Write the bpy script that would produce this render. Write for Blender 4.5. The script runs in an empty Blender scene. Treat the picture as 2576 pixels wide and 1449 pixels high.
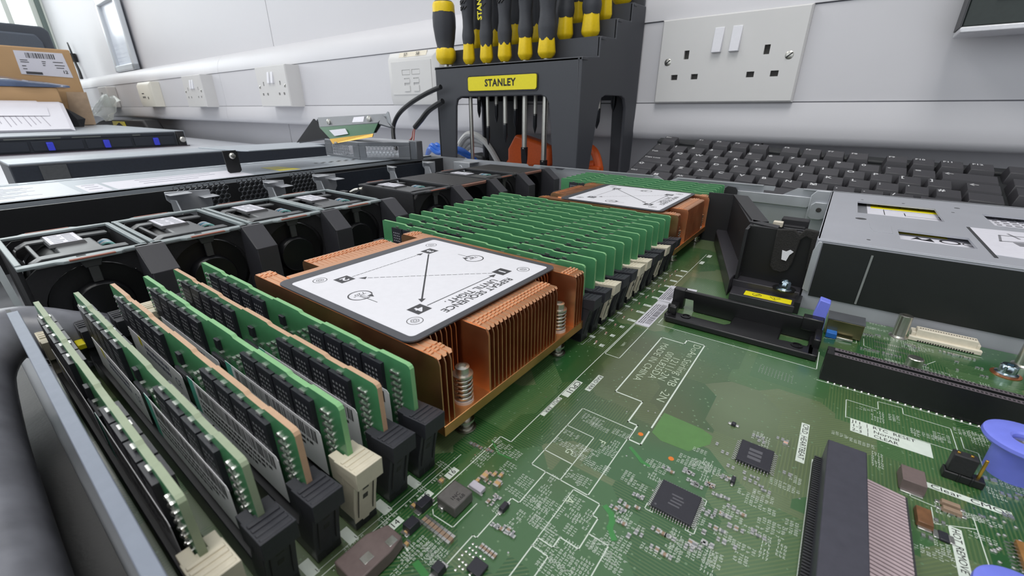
import bpy, bmesh, math, random
from mathutils import Vector, Matrix
R = math.radians
PI = math.pi
scene = bpy.context.scene
C = scene.collection
S = 0.001                      # everything below is written in millimetres
random.seed(7)

# ------------------------------------------------------------------ camera
cam_d = bpy.data.cameras.new('camera')
cam = bpy.data.objects.new('camera', cam_d)
C.objects.link(cam)
scene.camera = cam
yaw, pitch = 2.21272292, -0.398386273
fwd = Vector((math.cos(pitch) * math.cos(yaw), math.cos(pitch) * math.sin(yaw), math.sin(pitch)))
rgt = Vector((math.sin(yaw), -math.cos(yaw), 0))
upv = rgt.cross(fwd)
cam.matrix_world = Matrix(((rgt.x, upv.x, -fwd.x, .207279), (rgt.y, upv.y, -fwd.y, -.0084867),
                           (rgt.z, upv.z, -fwd.z, .0940042), (0, 0, 0, 1)))
cam_d.sensor_width = 36
cam_d.sensor_fit = 'HORIZONTAL'
cam_d.lens = 36 * 1072.70766 / 2576
cam_d.clip_start = .002
cam_d.clip_end = 60
cam_d.dof.use_dof = True
cam_d.dof.focus_distance = .22
cam_d.dof.aperture_fstop = 30

# ------------------------------------------------------------------ world, lights, exposure
world = bpy.data.worlds.new('world')
scene.world = world
world.use_nodes = True
bg = world.node_tree.nodes['Background']
bg.inputs[0].default_value = (.86, .93, 1, 1)
bg.inputs[1].default_value = .52


def area(name, loc, rot, sx, sy, power, col):
    l = bpy.data.lights.new(name, 'AREA')
    l.shape = 'RECTANGLE'
    l.size, l.size_y, l.energy, l.color = sx, sy, power, col
    o = bpy.data.objects.new(name, l)
    o.location, o.rotation_euler = loc, rot
    C.objects.link(o)
    return o


area('ceiling_panel_light', (.3, -.45, 1.75), (0, 0, 0), .6, 1.2, 18, (1, .985, .96))
area('ceiling_panel_light', (-1.3, -.45, 1.75), (0, 0, 0), .6, 1.2, 12, (1, .985, .96))
area('ceiling_panel_light', (-2.7, -.3, 1.75), (0, 0, 0), .6, 1.2, 9, (1, .985, .96))
area('ceiling_panel_light', (1.6, -.5, 1.75), (0, 0, 0), .6, 1.2, 5, (1, .985, .96))
area('daylight_through_window', (-3.55, -.3, .95), (0, R(-90), 0), .9, 1.6, 9, (.93, .97, 1))
area('fill_light_behind_camera', (-.2, -1.9, .75), (R(78), 0, 0), 4, 1.3, 13, (.95, .98, 1))  # soft fill added behind the camera; no window is known there

scene.view_settings.view_transform = 'Standard'
scene.view_settings.look = 'None'
scene.view_settings.gamma = 1
scene.view_settings.use_curve_mapping = False
scene.view_settings.exposure = 0.0


# ------------------------------------------------------------------ helpers
def lin(c):
    c = c / 255
    return c / 12.92 if c <= .04045 else ((c + .055) / 1.055) ** 2.4


def rgb(c):
    return (lin(c[0]), lin(c[1]), lin(c[2]), 1)


MATS = {}


def mat(name, col, rough=.5, metal=0, var=.06, scale=400, bump=0, spec=.5, coat=0, trans=0, emit=0, stretch=None, rvar=0):
    if name in MATS:
        return MATS[name]
    m = bpy.data.materials.new(name)
    MATS[name] = m
    m.use_nodes = True
    nt = m.node_tree
    b = nt.nodes['Principled BSDF']
    tc = nt.nodes.new('ShaderNodeTexCoord')
    mp = nt.nodes.new('ShaderNodeMapping')
    nt.links.new(tc.outputs['Object'], mp.inputs[0])
    if stretch:
        mp.inputs['Scale'].default_value = stretch
    nz = nt.nodes.new('ShaderNodeTexNoise')
    nz.inputs['Scale'].default_value = scale
    nz.inputs['Detail'].default_value = 3
    nt.links.new(mp.outputs[0], nz.inputs['Vector'])
    mx = nt.nodes.new('ShaderNodeMix')
    mx.data_type = 'RGBA'
    a = rgb(col)
    mx.inputs[6].default_value = tuple(max(0, v * (1 - var * 2)) for v in a[:3]) + (1,)
    mx.inputs[7].default_value = tuple(min(1, v * (1 + var * 2)) for v in a[:3]) + (1,)
    nt.links.new(nz.outputs[0], mx.inputs[0])
    nt.links.new(mx.outputs[2], b.inputs['Base Color'])
    b.inputs['Roughness'].default_value = rough
    b.inputs['Metallic'].default_value = metal
    b.inputs['Specular IOR Level'].default_value = spec
    if coat:
        b.inputs['Coat Weight'].default_value = coat
        b.inputs['Coat Roughness'].default_value = .12
    if trans:
        b.inputs['Alpha'].default_value = 1 - trans
    if rvar:
        mr = nt.nodes.new('ShaderNodeMapRange')
        mr.inputs[3].default_value = max(0, rough - rvar)
        mr.inputs[4].default_value = rough + rvar
        nt.links.new(nz.outputs[0], mr.inputs[0])
        nt.links.new(mr.outputs[0], b.inputs['Roughness'])
    if emit:
        b.inputs['Emission Color'].default_value = a
        b.inputs['Emission Strength'].default_value = emit
    if bump:
        bp = nt.nodes.new('ShaderNodeBump')
        bp.inputs['Strength'].default_value = bump
        bp.inputs['Distance'].default_value = .0003
        nt.links.new(nz.outputs[0], bp.inputs['Height'])
        nt.links.new(bp.outputs[0], b.inputs['Normal'])
    return m


class MB:
    def __init__(s):
        s.v, s.f, s.m, s.cur = [], [], [], 0

    def add(s, vs, fs):
        b = len(s.v)
        s.v += [tuple(v) for v in vs]
        s.f += [tuple(b + i for i in f) for f in fs]
        s.m += [s.cur] * len(fs)
        return s

    def box(s, x0, x1, y0, y1, z0, z1):
        return s.hexa([(x0, y0, z0), (x1, y0, z0), (x1, y1, z0), (x0, y1, z0), (x0, y0, z1), (x1, y0, z1), (x1, y1, z1), (x0, y1, z1)])

    def hexa(s, p):
        return s.add(p, [(3, 2, 1, 0), (4, 5, 6, 7), (0, 1, 5, 4), (1, 2, 6, 5), (2, 3, 7, 6), (3, 0, 4, 7)])

    def obox(s, c, sx, sy, z0, z1, a=0):
        ca, sa = math.cos(a), math.sin(a)
        q = [(c[0] + u * ca - v * sa, c[1] + u * sa + v * ca) for u, v in ((-sx / 2, -sy / 2), (sx / 2, -sy / 2), (sx / 2, sy / 2), (-sx / 2, sy / 2))]
        return s.hexa([(x, y, z0) for x, y in q] + [(x, y, z1) for x, y in q])

    def prism(s, poly, a0, a1, ax='z'):
        def P(u, v, a):
            return {'z': (u, v, a), 'y': (u, a, v), 'x': (a, u, v)}[ax]
        n = len(poly)
        ar = sum(poly[i][0] * poly[(i + 1) % n][1] - poly[(i + 1) % n][0] * poly[i][1] for i in range(n))
        if (ar < 0) != (ax == 'y'):
            poly = poly[::-1]
        vs = [P(u, v, a0) for u, v in poly] + [P(u, v, a1) for u, v in poly]
        fs = [tuple(range(n))[::-1], tuple(range(n, 2 * n))] + [(i, (i + 1) % n, n + (i + 1) % n, n + i) for i in range(n)]
        return s.add(vs, fs)

    def loft(s, rings, closed=True, caps=True):
        n = len(rings[0])
        vs = [p for r in rings for p in r]
        fs = []
        for k in range(len(rings) - 1):
            for i in range(n if closed else n - 1):
                j = (i + 1) % n
                fs.append((k * n + i, k * n + j, (k + 1) * n + j, (k + 1) * n + i))
        if caps and closed:
            fs.append(tuple(range(n))[::-1])
            fs.append(tuple(range((len(rings) - 1) * n, len(rings) * n)))
        return s.add(vs, fs)

    def cyl(s, c, r, h, ax='z', n=20, r2=None):
        r2 = r if r2 is None else r2
        return s.lathe(c, [(r, 0), (r2, h)], n, ax)

    def lathe(s, c, prof, n=20, ax='z', mod=None):
        rings = []
        for r, h in prof:
            g = []
            for i in range(n):
                a = 2 * PI * i / n
                q = r * (mod(a, h) if mod else 1)
                u, v = q * math.cos(a), q * math.sin(a)
                g.append({'z': (c[0] + u, c[1] + v, c[2] + h), 'y': (c[0] + v, c[1] + h, c[2] + u), 'x': (c[0] + h, c[1] + u, c[2] + v)}[ax])
            rings.append(g)
        return s.loft(rings)

    def tube(s, pts, r, n=8, smooth=True, caps=True):
        P = [Vector(p) for p in pts]
        if smooth and len(P) > 2:
            Q = []
            for i in range(len(P) - 1):
                p0, p1, p2, p3 = P[max(i - 1, 0)], P[i], P[i + 1], P[min(i + 2, len(P) - 1)]
                for k in range(6):
                    t = k / 6
                    Q.append(.5 * ((2 * p1) + (p2 - p0) * t + (2 * p0 - 5 * p1 + 4 * p2 - p3) * t * t + (3 * p1 - p0 - 3 * p2 + p3) * t ** 3))
            P = Q + [P[-1]]
        rings = []
        nrm = None
        for i, p in enumerate(P):
            d = (P[min(i + 1, len(P) - 1)] - P[max(i - 1, 0)]).normalized()
            if nrm is None:
                nrm = d.orthogonal().normalized()
            nrm = (nrm - d * nrm.dot(d)).normalized()
            b = d.cross(nrm)
            rr = r(i / (len(P) - 1)) if callable(r) else r
            rings.append([tuple(p + rr * (math.cos(2 * PI * k / n) * nrm + math.sin(2 * PI * k / n) * b)) for k in range(n)])
        return s.loft(rings, True, caps)

    def ring(s, c, r0, r1, z0, z1, ax='z', n=24, a0=0, a1=2 * PI):
        full = abs(a1 - a0 - 2 * PI) < 1e-6
        rings = []
        for i in range(n if full else n + 1):
            a = a0 + (a1 - a0) * i / n
            q = []
            for r, h in ((r0, z0), (r1, z0), (r1, z1), (r0, z1)):
                u, v = r * math.cos(a), r * math.sin(a)
                q.append({'z': (c[0] + u, c[1] + v, c[2] + h), 'y': (c[0] + v, c[1] + h, c[2] + u), 'x': (c[0] + h, c[1] + u, c[2] + v)}[ax])
            rings.append(q)
        if full:
            rings.append(rings[0])
        return s.loft(rings, True, not full)

    def holeplate(s, y0, y1, z0, z1, cy, cz, r, x0, x1, n=32):
        """plate in the yz plane with a round hole"""
        ci, sq = [], []
        for i in range(n):
            a = 2 * PI * (i + .5) / n
            cu, sv = math.cos(a), math.sin(a)
            ci.append((cy + r * cu, cz + r * sv))
            t = min([((y1 - cy) if cu > 0 else (y0 - cy)) / cu if abs(cu) > 1e-6 else 1e9, ((z1 - cz) if sv > 0 else (z0 - cz)) / sv if abs(sv) > 1e-6 else 1e9])
            sq.append((cy + t * cu, cz + t * sv))
        for x, fl in ((x0, 0), (x1, 1)):
            s.add([(x, *p) for p in ci] + [(x, *p) for p in sq], [(i, (i + 1) % n, n + (i + 1) % n, n + i) for i in range(n)])
        s.add([(x0, *p) for p in ci] + [(x1, *p) for p in ci], [(i, (i + 1) % n, n + (i + 1) % n, n + i) for i in range(n)])
        s.add([(x0, *p) for p in sq] + [(x1, *p) for p in sq], [(i, (i + 1) % n, n + (i + 1) % n, n + i) for i in range(n)])
        return s

    def gridplate(s, xs, ys, holes, z0, z1):
        """horizontal plate with rectangular holes (x0,x1,y0,y1)"""
        X = sorted(set(xs + [v for h in holes for v in h[:2]]))
        Y = sorted(set(ys + [v for h in holes for v in h[2:]]))
        ok = lambda i, j: 0 <= i < len(X) - 1 and 0 <= j < len(Y) - 1 and not any(
            h[0] < (X[i] + X[i + 1]) / 2 < h[1] and h[2] < (Y[j] + Y[j + 1]) / 2 < h[3] for h in holes)
        for i in range(len(X) - 1):
            for j in range(len(Y) - 1):
                if not ok(i, j):
                    continue
                a, b, c, d = X[i], X[i + 1], Y[j], Y[j + 1]
                s.add([(a, c, z1), (b, c, z1), (b, d, z1), (a, d, z1)], [(0, 1, 2, 3)])
                s.add([(a, c, z0), (b, c, z0), (b, d, z0), (a, d, z0)], [(3, 2, 1, 0)])
                for di, dj, e in ((-1, 0, ((a, d), (a, c))), (1, 0, ((b, c), (b, d))), (0, -1, ((a, c), (b, c))), (0, 1, ((b, d), (a, d)))):
                    if not ok(i + di, j + dj):
                        (p, q), (u, w) = e
                        s.add([(p, q, z0), (u, w, z0), (u, w, z1), (p, q, z1)], [(0, 1, 2, 3)])
        return s

    def honeycomb(s, o, U, V, N, cols, rows, pitch, t=.8, fill=.78):
        """sheet of hexagonal holes; o = corner, U V in-plane unit vectors, N normal"""
        o, U, V, N = Vector(o), Vector(U), Vector(V), Vector(N)
        h = pitch / math.sqrt(3)
        for j in range(rows):
            for i in range(cols):
                c = o + U * (i * pitch + (pitch / 2 if j % 2 else 0)) + V * (j * h * 1.5)
                ang = [R(30 + 60 * k) for k in range(6)]
                out = [c + h * (U * math.cos(a) + V * math.sin(a)) for a in ang]
                inn = [c + h * fill * (U * math.cos(a) + V * math.sin(a)) for a in ang]
                vs = out + inn + [p + N * t for p in inn]
                s.add(vs, [(k, (k + 1) % 6, 6 + (k + 1) % 6, 6 + k) for k in range(6)] + [(6 + k, 6 + (k + 1) % 6, 12 + (k + 1) % 6, 12 + k) for k in range(6)])
        return s

    def text(s, t, o, U, V, size, ext=.04, bold=0, align='LEFT', sx=1, shear=0, space=1):
        """flat lettering; o = origin, U reading direction, V up"""
        cu = bpy.data.curves.new('t', 'FONT')
        cu.body, cu.size, cu.extrude, cu.offset = t, 1, 0, bold
        cu.resolution_u = 2
        cu.align_x = align
        cu.align_y = 'CENTER'
        cu.shear = shear
        cu.space_character = space
        ob = bpy.data.objects.new('t', cu)
        C.objects.link(ob)
        dg = bpy.context.evaluated_depsgraph_get()
        me = bpy.data.meshes.new_from_object(ob.evaluated_get(dg))
        U, V, o = Vector(U), Vector(V), Vector(o)
        N = U.cross(V).normalized()
        vs = [o + U * (v.co.x * size * sx) + V * (v.co.y * size) + N * ext for v in me.vertices]
        s.add(vs, [tuple(p.vertices) for p in me.polygons])
        bpy.data.objects.remove(ob)
        bpy.data.curves.remove(cu)
        bpy.data.meshes.remove(me)
        return s

    def rect(s, o, U, V, w, h, e=.03):
        """flat mark, o = lower left corner, lifted by e"""
        U, V, o = Vector(U), Vector(V), Vector(o)
        o = o + U.cross(V).normalized() * e
        return s.add([o, o + U * w, o + U * w + V * h, o + V * h], [(0, 1, 2, 3)])

    def line(s, p, q, w, z=.03):
        p, q = Vector((p[0], p[1], 0)), Vector((q[0], q[1], 0))
        d = (q - p).normalized()
        n = Vector((-d.y, d.x, 0)) * w / 2
        p, q = p - d * w / 2, q + d * w / 2
        return s.add([(v.x, v.y, z) for v in (p - n, q - n, q + n, p + n)], [(0, 1, 2, 3)])

    def build(s, name, mats, parent=None, org=None, bevel=0, smooth=35, loc=None, seg=2):
        if not isinstance(mats, (list, tuple)):
            mats = [mats]
        if org is None:
            if parent is not None:
                org = ORG.get(parent.name, Vector((0, 0, 0)))
            elif loc is not None:
                org = Vector((0, 0, 0))
            else:
                xs, ys, zs = zip(*s.v)
                org = Vector(((min(xs) + max(xs)) / 2, (min(ys) + max(ys)) / 2, min(zs)))
        me = bpy.data.meshes.new(name)
        me.from_pydata([((v[0] - org[0]) * S, (v[1] - org[1]) * S, (v[2] - org[2]) * S) for v in s.v], [], s.f)
        for m in mats:
            me.materials.append(m)
        me.polygons.foreach_set('material_index', s.m)
        if smooth:
            me.polygons.foreach_set('use_smooth', [True] * len(s.f))
            me.update()
            me.set_sharp_from_angle(angle=R(smooth))
        me.validate()
        me.update()
        if name != 'circuit_board':
            bm = bmesh.new(); bm.from_mesh(me); bmesh.ops.recalc_face_normals(bm, faces=bm.faces); bm.to_mesh(me); bm.free()
        o = bpy.data.objects.new(name, me)
        C.objects.link(o)
        if parent is not None:
            o.parent = parent
            ORG[o.name] = Vector(org)
        else:
            o.location = Vector(org) * S if loc is None else Vector(loc) * S
            ORG[o.name] = Vector(org)
        if bevel:
            b = o.modifiers.new('bevel', 'BEVEL')
            b.width, b.segments, b.limit_method, b.angle_limit = bevel * S, seg, 'ANGLE', R(40)
            b.use_clamp_overlap = True
        return o


ORG = {}


def tag(o, label, cat, group=None, kind=None):
    o['label'], o['category'] = label, cat
    if group:
        o['group'] = group
    if kind:
        o['kind'] = kind
    return o


def struct(o):
    o['kind'] = 'structure'
    return o


def thing(name, label, cat, loc=(0, 0, 0), group=None, rot=0, local=False):
    o = bpy.data.objects.new(name, None)
    o.empty_display_size = .01
    C.objects.link(o)
    o.location = Vector(loc) * S
    o.rotation_euler = (0, 0, rot)
    ORG[o.name] = Vector((0, 0, 0)) if local else Vector(loc)
    return tag(o, label, cat, group)


KIDS = {}


def copy_tree(o, parent=None):
    c = o.copy()
    C.objects.link(c)
    c.parent = parent
    ORG[c.name] = ORG.get(o.name, Vector((0, 0, 0)))
    for ch in list(o.children):
        if ch.parent is o and ch.name != c.name:
            copy_tree(ch, c)
    return c


def dup(root, loc, label, group=None, rot=None):
    c = copy_tree(root)
    c.location = Vector(loc) * S
    c['label'] = label
    if group:
        c['group'] = group
    if rot is not None:
        c.rotation_euler = rot
    return c


# ------------------------------------------------------------------ shared materials
M_black = mat('black_plastic', (26, 27, 29), .42, var=.1, scale=900, bump=.15)
M_blackm = mat('matt_black_plastic', (34, 34, 37), .6, var=.1, scale=1500, bump=.2)
M_blackg = mat('glossy_black_plastic', (14, 14, 16), .22, var=.1)
M_dark = mat('dark_grey_plastic', (58, 59, 62), .5, var=.08, scale=1200, bump=.2)
M_steel = mat('zinc_plated_steel', (186, 189, 194), .42, .6, var=.06, scale=60, rvar=.08)
M_steeld = mat('dull_steel', (120, 123, 128), .45, .7, var=.08, scale=90, rvar=.08)
M_nickel = mat('nickel', (205, 203, 196), .3, 1, var=.05)
M_solder = mat('solder', (215, 215, 212), .25, .9, var=.1, scale=2000)
M_copper = mat('copper', (246, 186, 142), .34, 1, var=.04, scale=120, rvar=.08)
M_brass = mat('copper_base', (232, 172, 114), .38, 1, var=.08, scale=200, rvar=.08)
M_white = mat('white_print', (226, 226, 232), .45, var=.02)
M_paper = mat('label_paper', (220, 219, 228), .5, var=.03)
M_ivory = mat('ivory_plastic', (222, 214, 196), .42, var=.05, scale=700)
M_yellow = mat('yellow_plastic', (240, 205, 20), .4, var=.05)
M_ylabel = mat('yellow_label', (236, 222, 30), .4, var=.03)
M_ink = mat('black_ink', (30, 30, 32), .6, var=.05)
M_greyink = mat('dark_grey_ink', (62, 62, 66), .5, var=.04)
M_blue = mat('periwinkle_blue_plastic', (120, 131, 232), .4, var=.04)
M_chip = mat('chip_resin', (44, 44, 52), .38, var=.12, scale=3000, bump=.15)
M_mark = mat('chip_marking', (150, 150, 156), .5, var=.1)
M_silk = mat('silkscreen_white', (214, 224, 214), .5, var=.05)
M_gold = mat('gold_contact', (226, 178, 84), .3, 1, var=.06)
M_capb = mat('ceramic_tan', (196, 160, 110), .5, var=.1)

# ================================================================== THE ROOM
WROT = -0.0161
WLOC = (75.2, 572.14, 0)
M_wall = mat('white_wall_laminate', (208, 207, 211), .5, var=.015, scale=3)
M_wleft = mat('painted_wall', (225, 228, 226), .6, var=.015, scale=3)
M_trunk = mat('white_pvc', (212, 211, 215), .42, var=.012, scale=8)
M_plate = mat('white_moulded_plastic', (216, 215, 214), .33, var=.012, scale=40)
M_cream = mat('cream_moulded_plastic', (226, 222, 210), .36, var=.015, scale=40)
M_desk = mat('pale_grey_worktop', (196, 199, 206), .42, var=.03, scale=300)
M_floor = mat('grey_carpet_tile', (88, 90, 95), .9, var=.2, scale=60, bump=.3)
M_ceil = mat('ceiling_tile', (228, 228, 225), .8, var=.03, scale=100)
M_slot = mat('dark_socket_slot', (52, 50, 48), .6)
M_groove = mat('painted_seam_shadow', (110, 110, 116), .7)


def wall_local(o):
    o.location = Vector(WLOC) * S
    o.rotation_euler = (0, 0, WROT)
    return o


m = MB()
edges = [-3765, -2355, -1155, 45, 1245, 2000]
for a, b in zip(edges, edges[1:]):
    m.box(a + 1.2, b - 1.2, 60, 80, -735, 1895)
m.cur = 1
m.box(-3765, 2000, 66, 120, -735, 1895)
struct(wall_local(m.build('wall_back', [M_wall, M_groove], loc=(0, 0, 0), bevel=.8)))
m = MB()
m.gridplate([-1600, 700], [-735, 1895], [(-720, 645, 250, 1650)], 0, 80)
wl = m.build('wall_left', M_wleft, loc=(0, 0, 0))
wl.rotation_euler = (PI / 2, 0, PI / 2)
wl.location = (-3.79, 0, 0)
struct(wl)
struct(MB().box(-3800, 1900, -2400, 700, -775, -735).build('floor', M_floor))
struct(MB().box(1900, 1980, -2400, 760, -775, 1895).build('light_block_wall_right', mat('light_block_grey', (150, 150, 152), .7)))  # unseen wall added to hold back light from the right
struct(MB().box(-3800, 1900, -2400, 760, 1895, 1935).build('ceiling', M_ceil))
# window in the left wall
M_frame = mat('pale_window_frame', (224, 230, 222), .4, var=.02)
M_reveal = mat('grey_green_reveal', (120, 134, 130), .6, var=.05)
M_glass = mat('window_glass', (235, 245, 250), .05, trans=.85, var=0)
M_sky = mat('overcast_sky', (250, 253, 252), .9, emit=1.6, var=0)
m = MB()
X0 = -3712
for y0, y1 in ((-720, -690), (-330, -308), (110, 132), (529, 551), (640, 664)):
    m.box(X0 - 40, X0 + 6, y0, y1, 250, 1650)
m.box(X0 - 40, X0 + 6, -720, 664, 250, 280)
m.box(X0 - 40, X0 + 6, -720, 664, 1620, 1650)
w = struct(m.build('window_1', M_frame, bevel=2))
MB().box(X0 - 24, X0 - 20, -700, 650, 270, 1630).build('window_glass', M_glass, w)
struct(MB().box(X0 - 420, X0 - 400, -1900, 1300, -300, 2300).build('overcast_sky', M_sky))
struct(MB().box(-3710, -3694, 664, 684, 100, 1890).build('trim_2', M_reveal, bevel=1))
struct(MB().box(-3710, -3690, 684, 692, 100, 1890).build('trim_3', M_frame))

# dado trunking running along the back wall
prof = [(60, 243), (50, 243), (36, 241), (22, 236), (11, 228), (4, 217), (0, 204), (-1.5, 191.4), (-1.5, 190.2), (4, 190.2), (4, 189), (0, 189),
        (0, 101), (4, 101), (4, 99.8), (-1.5, 99.8), (-3, 90), (-4.5, 78), (-4.5, 66), (-2, 60), (3, 57.2), (60, 54)]
m = MB()
for a, b in ((-3735, -2601), (-2600, -1391), (-1390, 1200)):
    m.prism(prof, a, b, 'x')
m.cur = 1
m.box(-3735, 1200, .4, 3, 189.05, 190.15)  # grey strips fill the grooves, painting in the shade of the seams
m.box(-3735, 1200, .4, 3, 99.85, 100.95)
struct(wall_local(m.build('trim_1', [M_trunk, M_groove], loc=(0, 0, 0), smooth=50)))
# worktop
o = MB().box(-3640, 1100, -520, 626, -35, -7).build('worktop', M_desk, bevel=1.5)
tag(o, 'long pale grey worktop running under the trunking with all the equipment on it', 'desk')
m = MB()
for x in (-3300, -1900, -500, 900):
    m.box(x, x + 40, -400, -360, -735, -35)
    m.box(x, x + 40, 520, 560, -735, -35)
m.build('leg_frame', M_steeld, o)


def wthing(name, label, cat, s, z, group=None):
    t = thing(name, label, cat, (0, 0, 0), group, WROT, True)
    t.location = (Vector(WLOC) + Vector((s * math.cos(WROT), s * math.sin(WROT), z))) * S
    return t


def face(t, m_, mats, name, **k):
    return m_.build(name, mats, t, org=(0, 0, 0), **k)


def dsocket(label, s, depth, screws=True, group=None):
    """double UK socket; local x along the wall, y into it, z up; centre at origin"""
    t = wthing('wall_socket', label, 'socket', s, 144.8 if depth < 10 else 142.8, group)
    d = -depth
    holes = [(c - w / 2, c + w / 2, z - h / 2, z + h / 2) for c, z, w, h in
             ((-42, 6.7, 5.6, 9), (41, 6.7, 5.6, 9), (-53, -16.5, 7.6, 5.6), (-29.7, -16.5, 7.6, 5.6), (29.3, -16.5, 7.6, 5.6), (52.5, -16.5, 7.6, 5.6))]
    g = MB().gridplate([-73, 73], [-43, 43], holes, 0, 1)
    g.v = [(x, d + 6 - z * 6, y) for x, y, z in g.v]
    for sx_, sz_, e_ in ((1, 1, 0),):
        o_ = [(-73, -43), (73, -43), (73, 43), (-73, 43)]
        b_ = [(-74.6, -44.6), (74.6, -44.6), (74.6, 44.6), (-74.6, 44.6)]
        g.loft([[(x, d, z) for x, z in o_], [(x, d + 2.4, z) for x, z in b_], [(x, 0, z) for x, z in b_]], True, False)
    g.box(-72.6, 72.6, d + 6, -.2, -42.6, 42.6)
    face(t, g, M_plate, 'faceplate', smooth=0)
    for (x0, x1, z0, z1) in holes:
        face(t, MB().box(x0 + .3, x1 - .3, d + 3.4, d + 5.5, z0 + .3, z1 - .3), M_slot, 'shutter')
    for c in (-9.4, 8.8):
        q = MB().hexa([(c - 5, d - .3, 31.5), (c + 5, d - .3, 31.5), (c + 5, d + 1, 31.5), (c - 5, d + 1, 31.5)][:0] or
                      [(c - 5, d - 4.6, 6.8), (c + 5, d - 4.6, 6.8), (c + 5, d + 1, 6.8), (c - 5, d + 1, 6.8), (c - 5, d - .8, 31.5), (c + 5, d - .8, 31.5), (c + 5, d + 1, 31.5), (c - 5, d + 1, 31.5)])
        face(t, q, M_white, 'rocker_switch', bevel=.6)
    if screws:
        for c in (-62.9, 62.9):
            q = MB().lathe((c, d - .9, 0), [(0.01, 0), (2.6, .2), (4, .9), (4.2, 1.5)], 20, 'y')
            q.cur = 1
            q.hexa([(c - 3.2, d - 1.15, -1.9), (c - 2.2, d - 1.15, -2.6), (c - 2.2, d - .6, -2.6), (c - 3.2, d - .6, -1.9), (c + 2.2, d - 1.15, 2.6), (c + 3.2, d - 1.15, 1.9), (c + 3.2, d - .6, 1.9), (c + 2.2, d - .6, 2.6)])
            face(t, q, [M_nickel, M_ink], 'screw')
    return t


dsocket('large white double wall socket with two rocker switches, right of the tool rack', 0, 9)
dsocket('white double wall socket on a deep box, left of the numbered data outlet', -1008.5, 34)
dsocket('white double wall socket, second from the left end of the trunking', -1520, 34)
# far left blank socket and the cream data outlet
t = wthing('wall_socket', 'white wall socket at the far left end of the trunking beside the carton', 'socket', -2610, 141)
face(t, MB().box(-73, 73, -34, 0, -43, 43), M_plate, 'faceplate', bevel=3)
q = MB()
for a in (-1, 1):
    q.box(-22 + a * 8 - 2, -22 + a * 8 + 3, -34.3, -34, 8, 20)
face(t, q, M_slot, 'shutter')


def data_outlet(label, s, col, w, nums):
    t = wthing('data_outlet', label, 'data outlet', s, 142)
    q = MB()
    h = w / 2
    # sloped-sided box: face at depth 34, back on the trunking
    q.loft([[(-h, 0, -42), (h, 0, -42), (h, 0, 42), (-h, 0, 42)], [(-h, -30, -42), (h, -30, -42), (h, -27, 42), (-h, -27, 42)][::1],
            [(-h + 1, -34, -29), (h - 10, -34, -29), (h - 10, -34, 31), (-h + 1, -34, 31)]])
    face(t, q, col, 'box', bevel=1)
    return t


t = data_outlet('cream plastic data outlet between two white wall sockets', -2012, M_cream, 150, False)
q = MB()
q.box(-30, -18, -34.5, -33.8, -12, -6); q.box(-12, 0, -34.5, -33.8, -12, -6); q.box(28, 36, -34.5, -33.8, -16, -8); q.box(-32, -8, -34.5, -33.8, 2, 5)
face(t, q, M_slot, 'port')
t = data_outlet('white data outlet with two ports, hand-numbered 57 and 58 on tape', -498, M_plate, 126, True)
q = MB()
q.gridplate([-53, 50], [-25, 27], [(-24.5, -3, 5.5, 14), (1, 22, 5.5, 14), (-20, -5, -20, 1), (4.5, 19, -20, 1)], 0, 1)
q.v = [(x, -34 - z * 1.2, y) for x, y, z in q.v]
face(t, q, M_plate, 'bezel', smooth=0, bevel=0)
for a, b in ((-20, -5), (4.5, 19)):
    q = MB().box(a, b, -36, -33, -6.5, -1)
    q.box(a, b, -36.5, -33, -20, -11)
    face(t, q, M_plate, 'port_shutter')
for a, b in ((-24.5, -3), (1, 22)):
    face(t, MB().box(a + .9, b - .9, -35, -33, 6.4, 13.2), M_plate, 'icon_tab', bevel=.3)
q = MB().hexa([(-33, -32.6, 33.8), (37, -32.6, 33.8), (37, -31, 33.8), (-33, -31, 33.8), (-33, -29.3, 41.5), (37, -29.3, 41.5), (37, -28, 41.5), (-33, -28, 41.5)])
q.cur = 1
V_ = Vector((0, 3.3, 7.7)).normalized()
q.text('57', (-14.5, -32.2, 37), (1, 0, 0), V_, 8, .9, .01, 'CENTER', 1.1)
q.text('58', (17, -32.2, 37), (1, 0, 0), V_, 8, .9, .01, 'CENTER', 1.1)
face(t, q, [mat('masking_tape', (232, 224, 206), .6), M_ink], 'tape_label')['label'] = 'cream tape with handwritten 57 and 58'

# picture frame standing on the trunking against the wall
t = wthing('picture_frame', 'tall white picture frame leaning on the wall above the trunking', 'picture frame', -2430, 243)
M_pf = mat('brushed_white_frame', (214, 220, 226), .35, .2, var=.03)
a, b, z1 = -155, 135, 300
for c0, c1, e0, e1 in ((a, a + 26, 0, z1), (b - 26, b, 0, z1), (a, b, 0, 26), (a, b, z1 - 48, z1 - 20)):
    face(t, MB().box(c0, c1, 30, 50, e0, e1), M_pf, 'frame_rail', bevel=5, seg=3)
q = MB().box(a + 20, b - 20, 44, 50, 20, z1 - 30)
face(t, q, mat('bluish_poster_paper', (226, 234, 247), .25, var=.01), 'print')
q = MB()
for k in range(7):
    z_ = 40 + k * 11 + (k % 3) * 3
    q.rect((a + 34, 43.8, z_), (1, 0, 0), (0, 0, 1), 90 + 45 * (k % 3), .8, 0)
face(t, q, mat('pencil_line', (190, 196, 214), .6), 'drawn_line')

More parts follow.
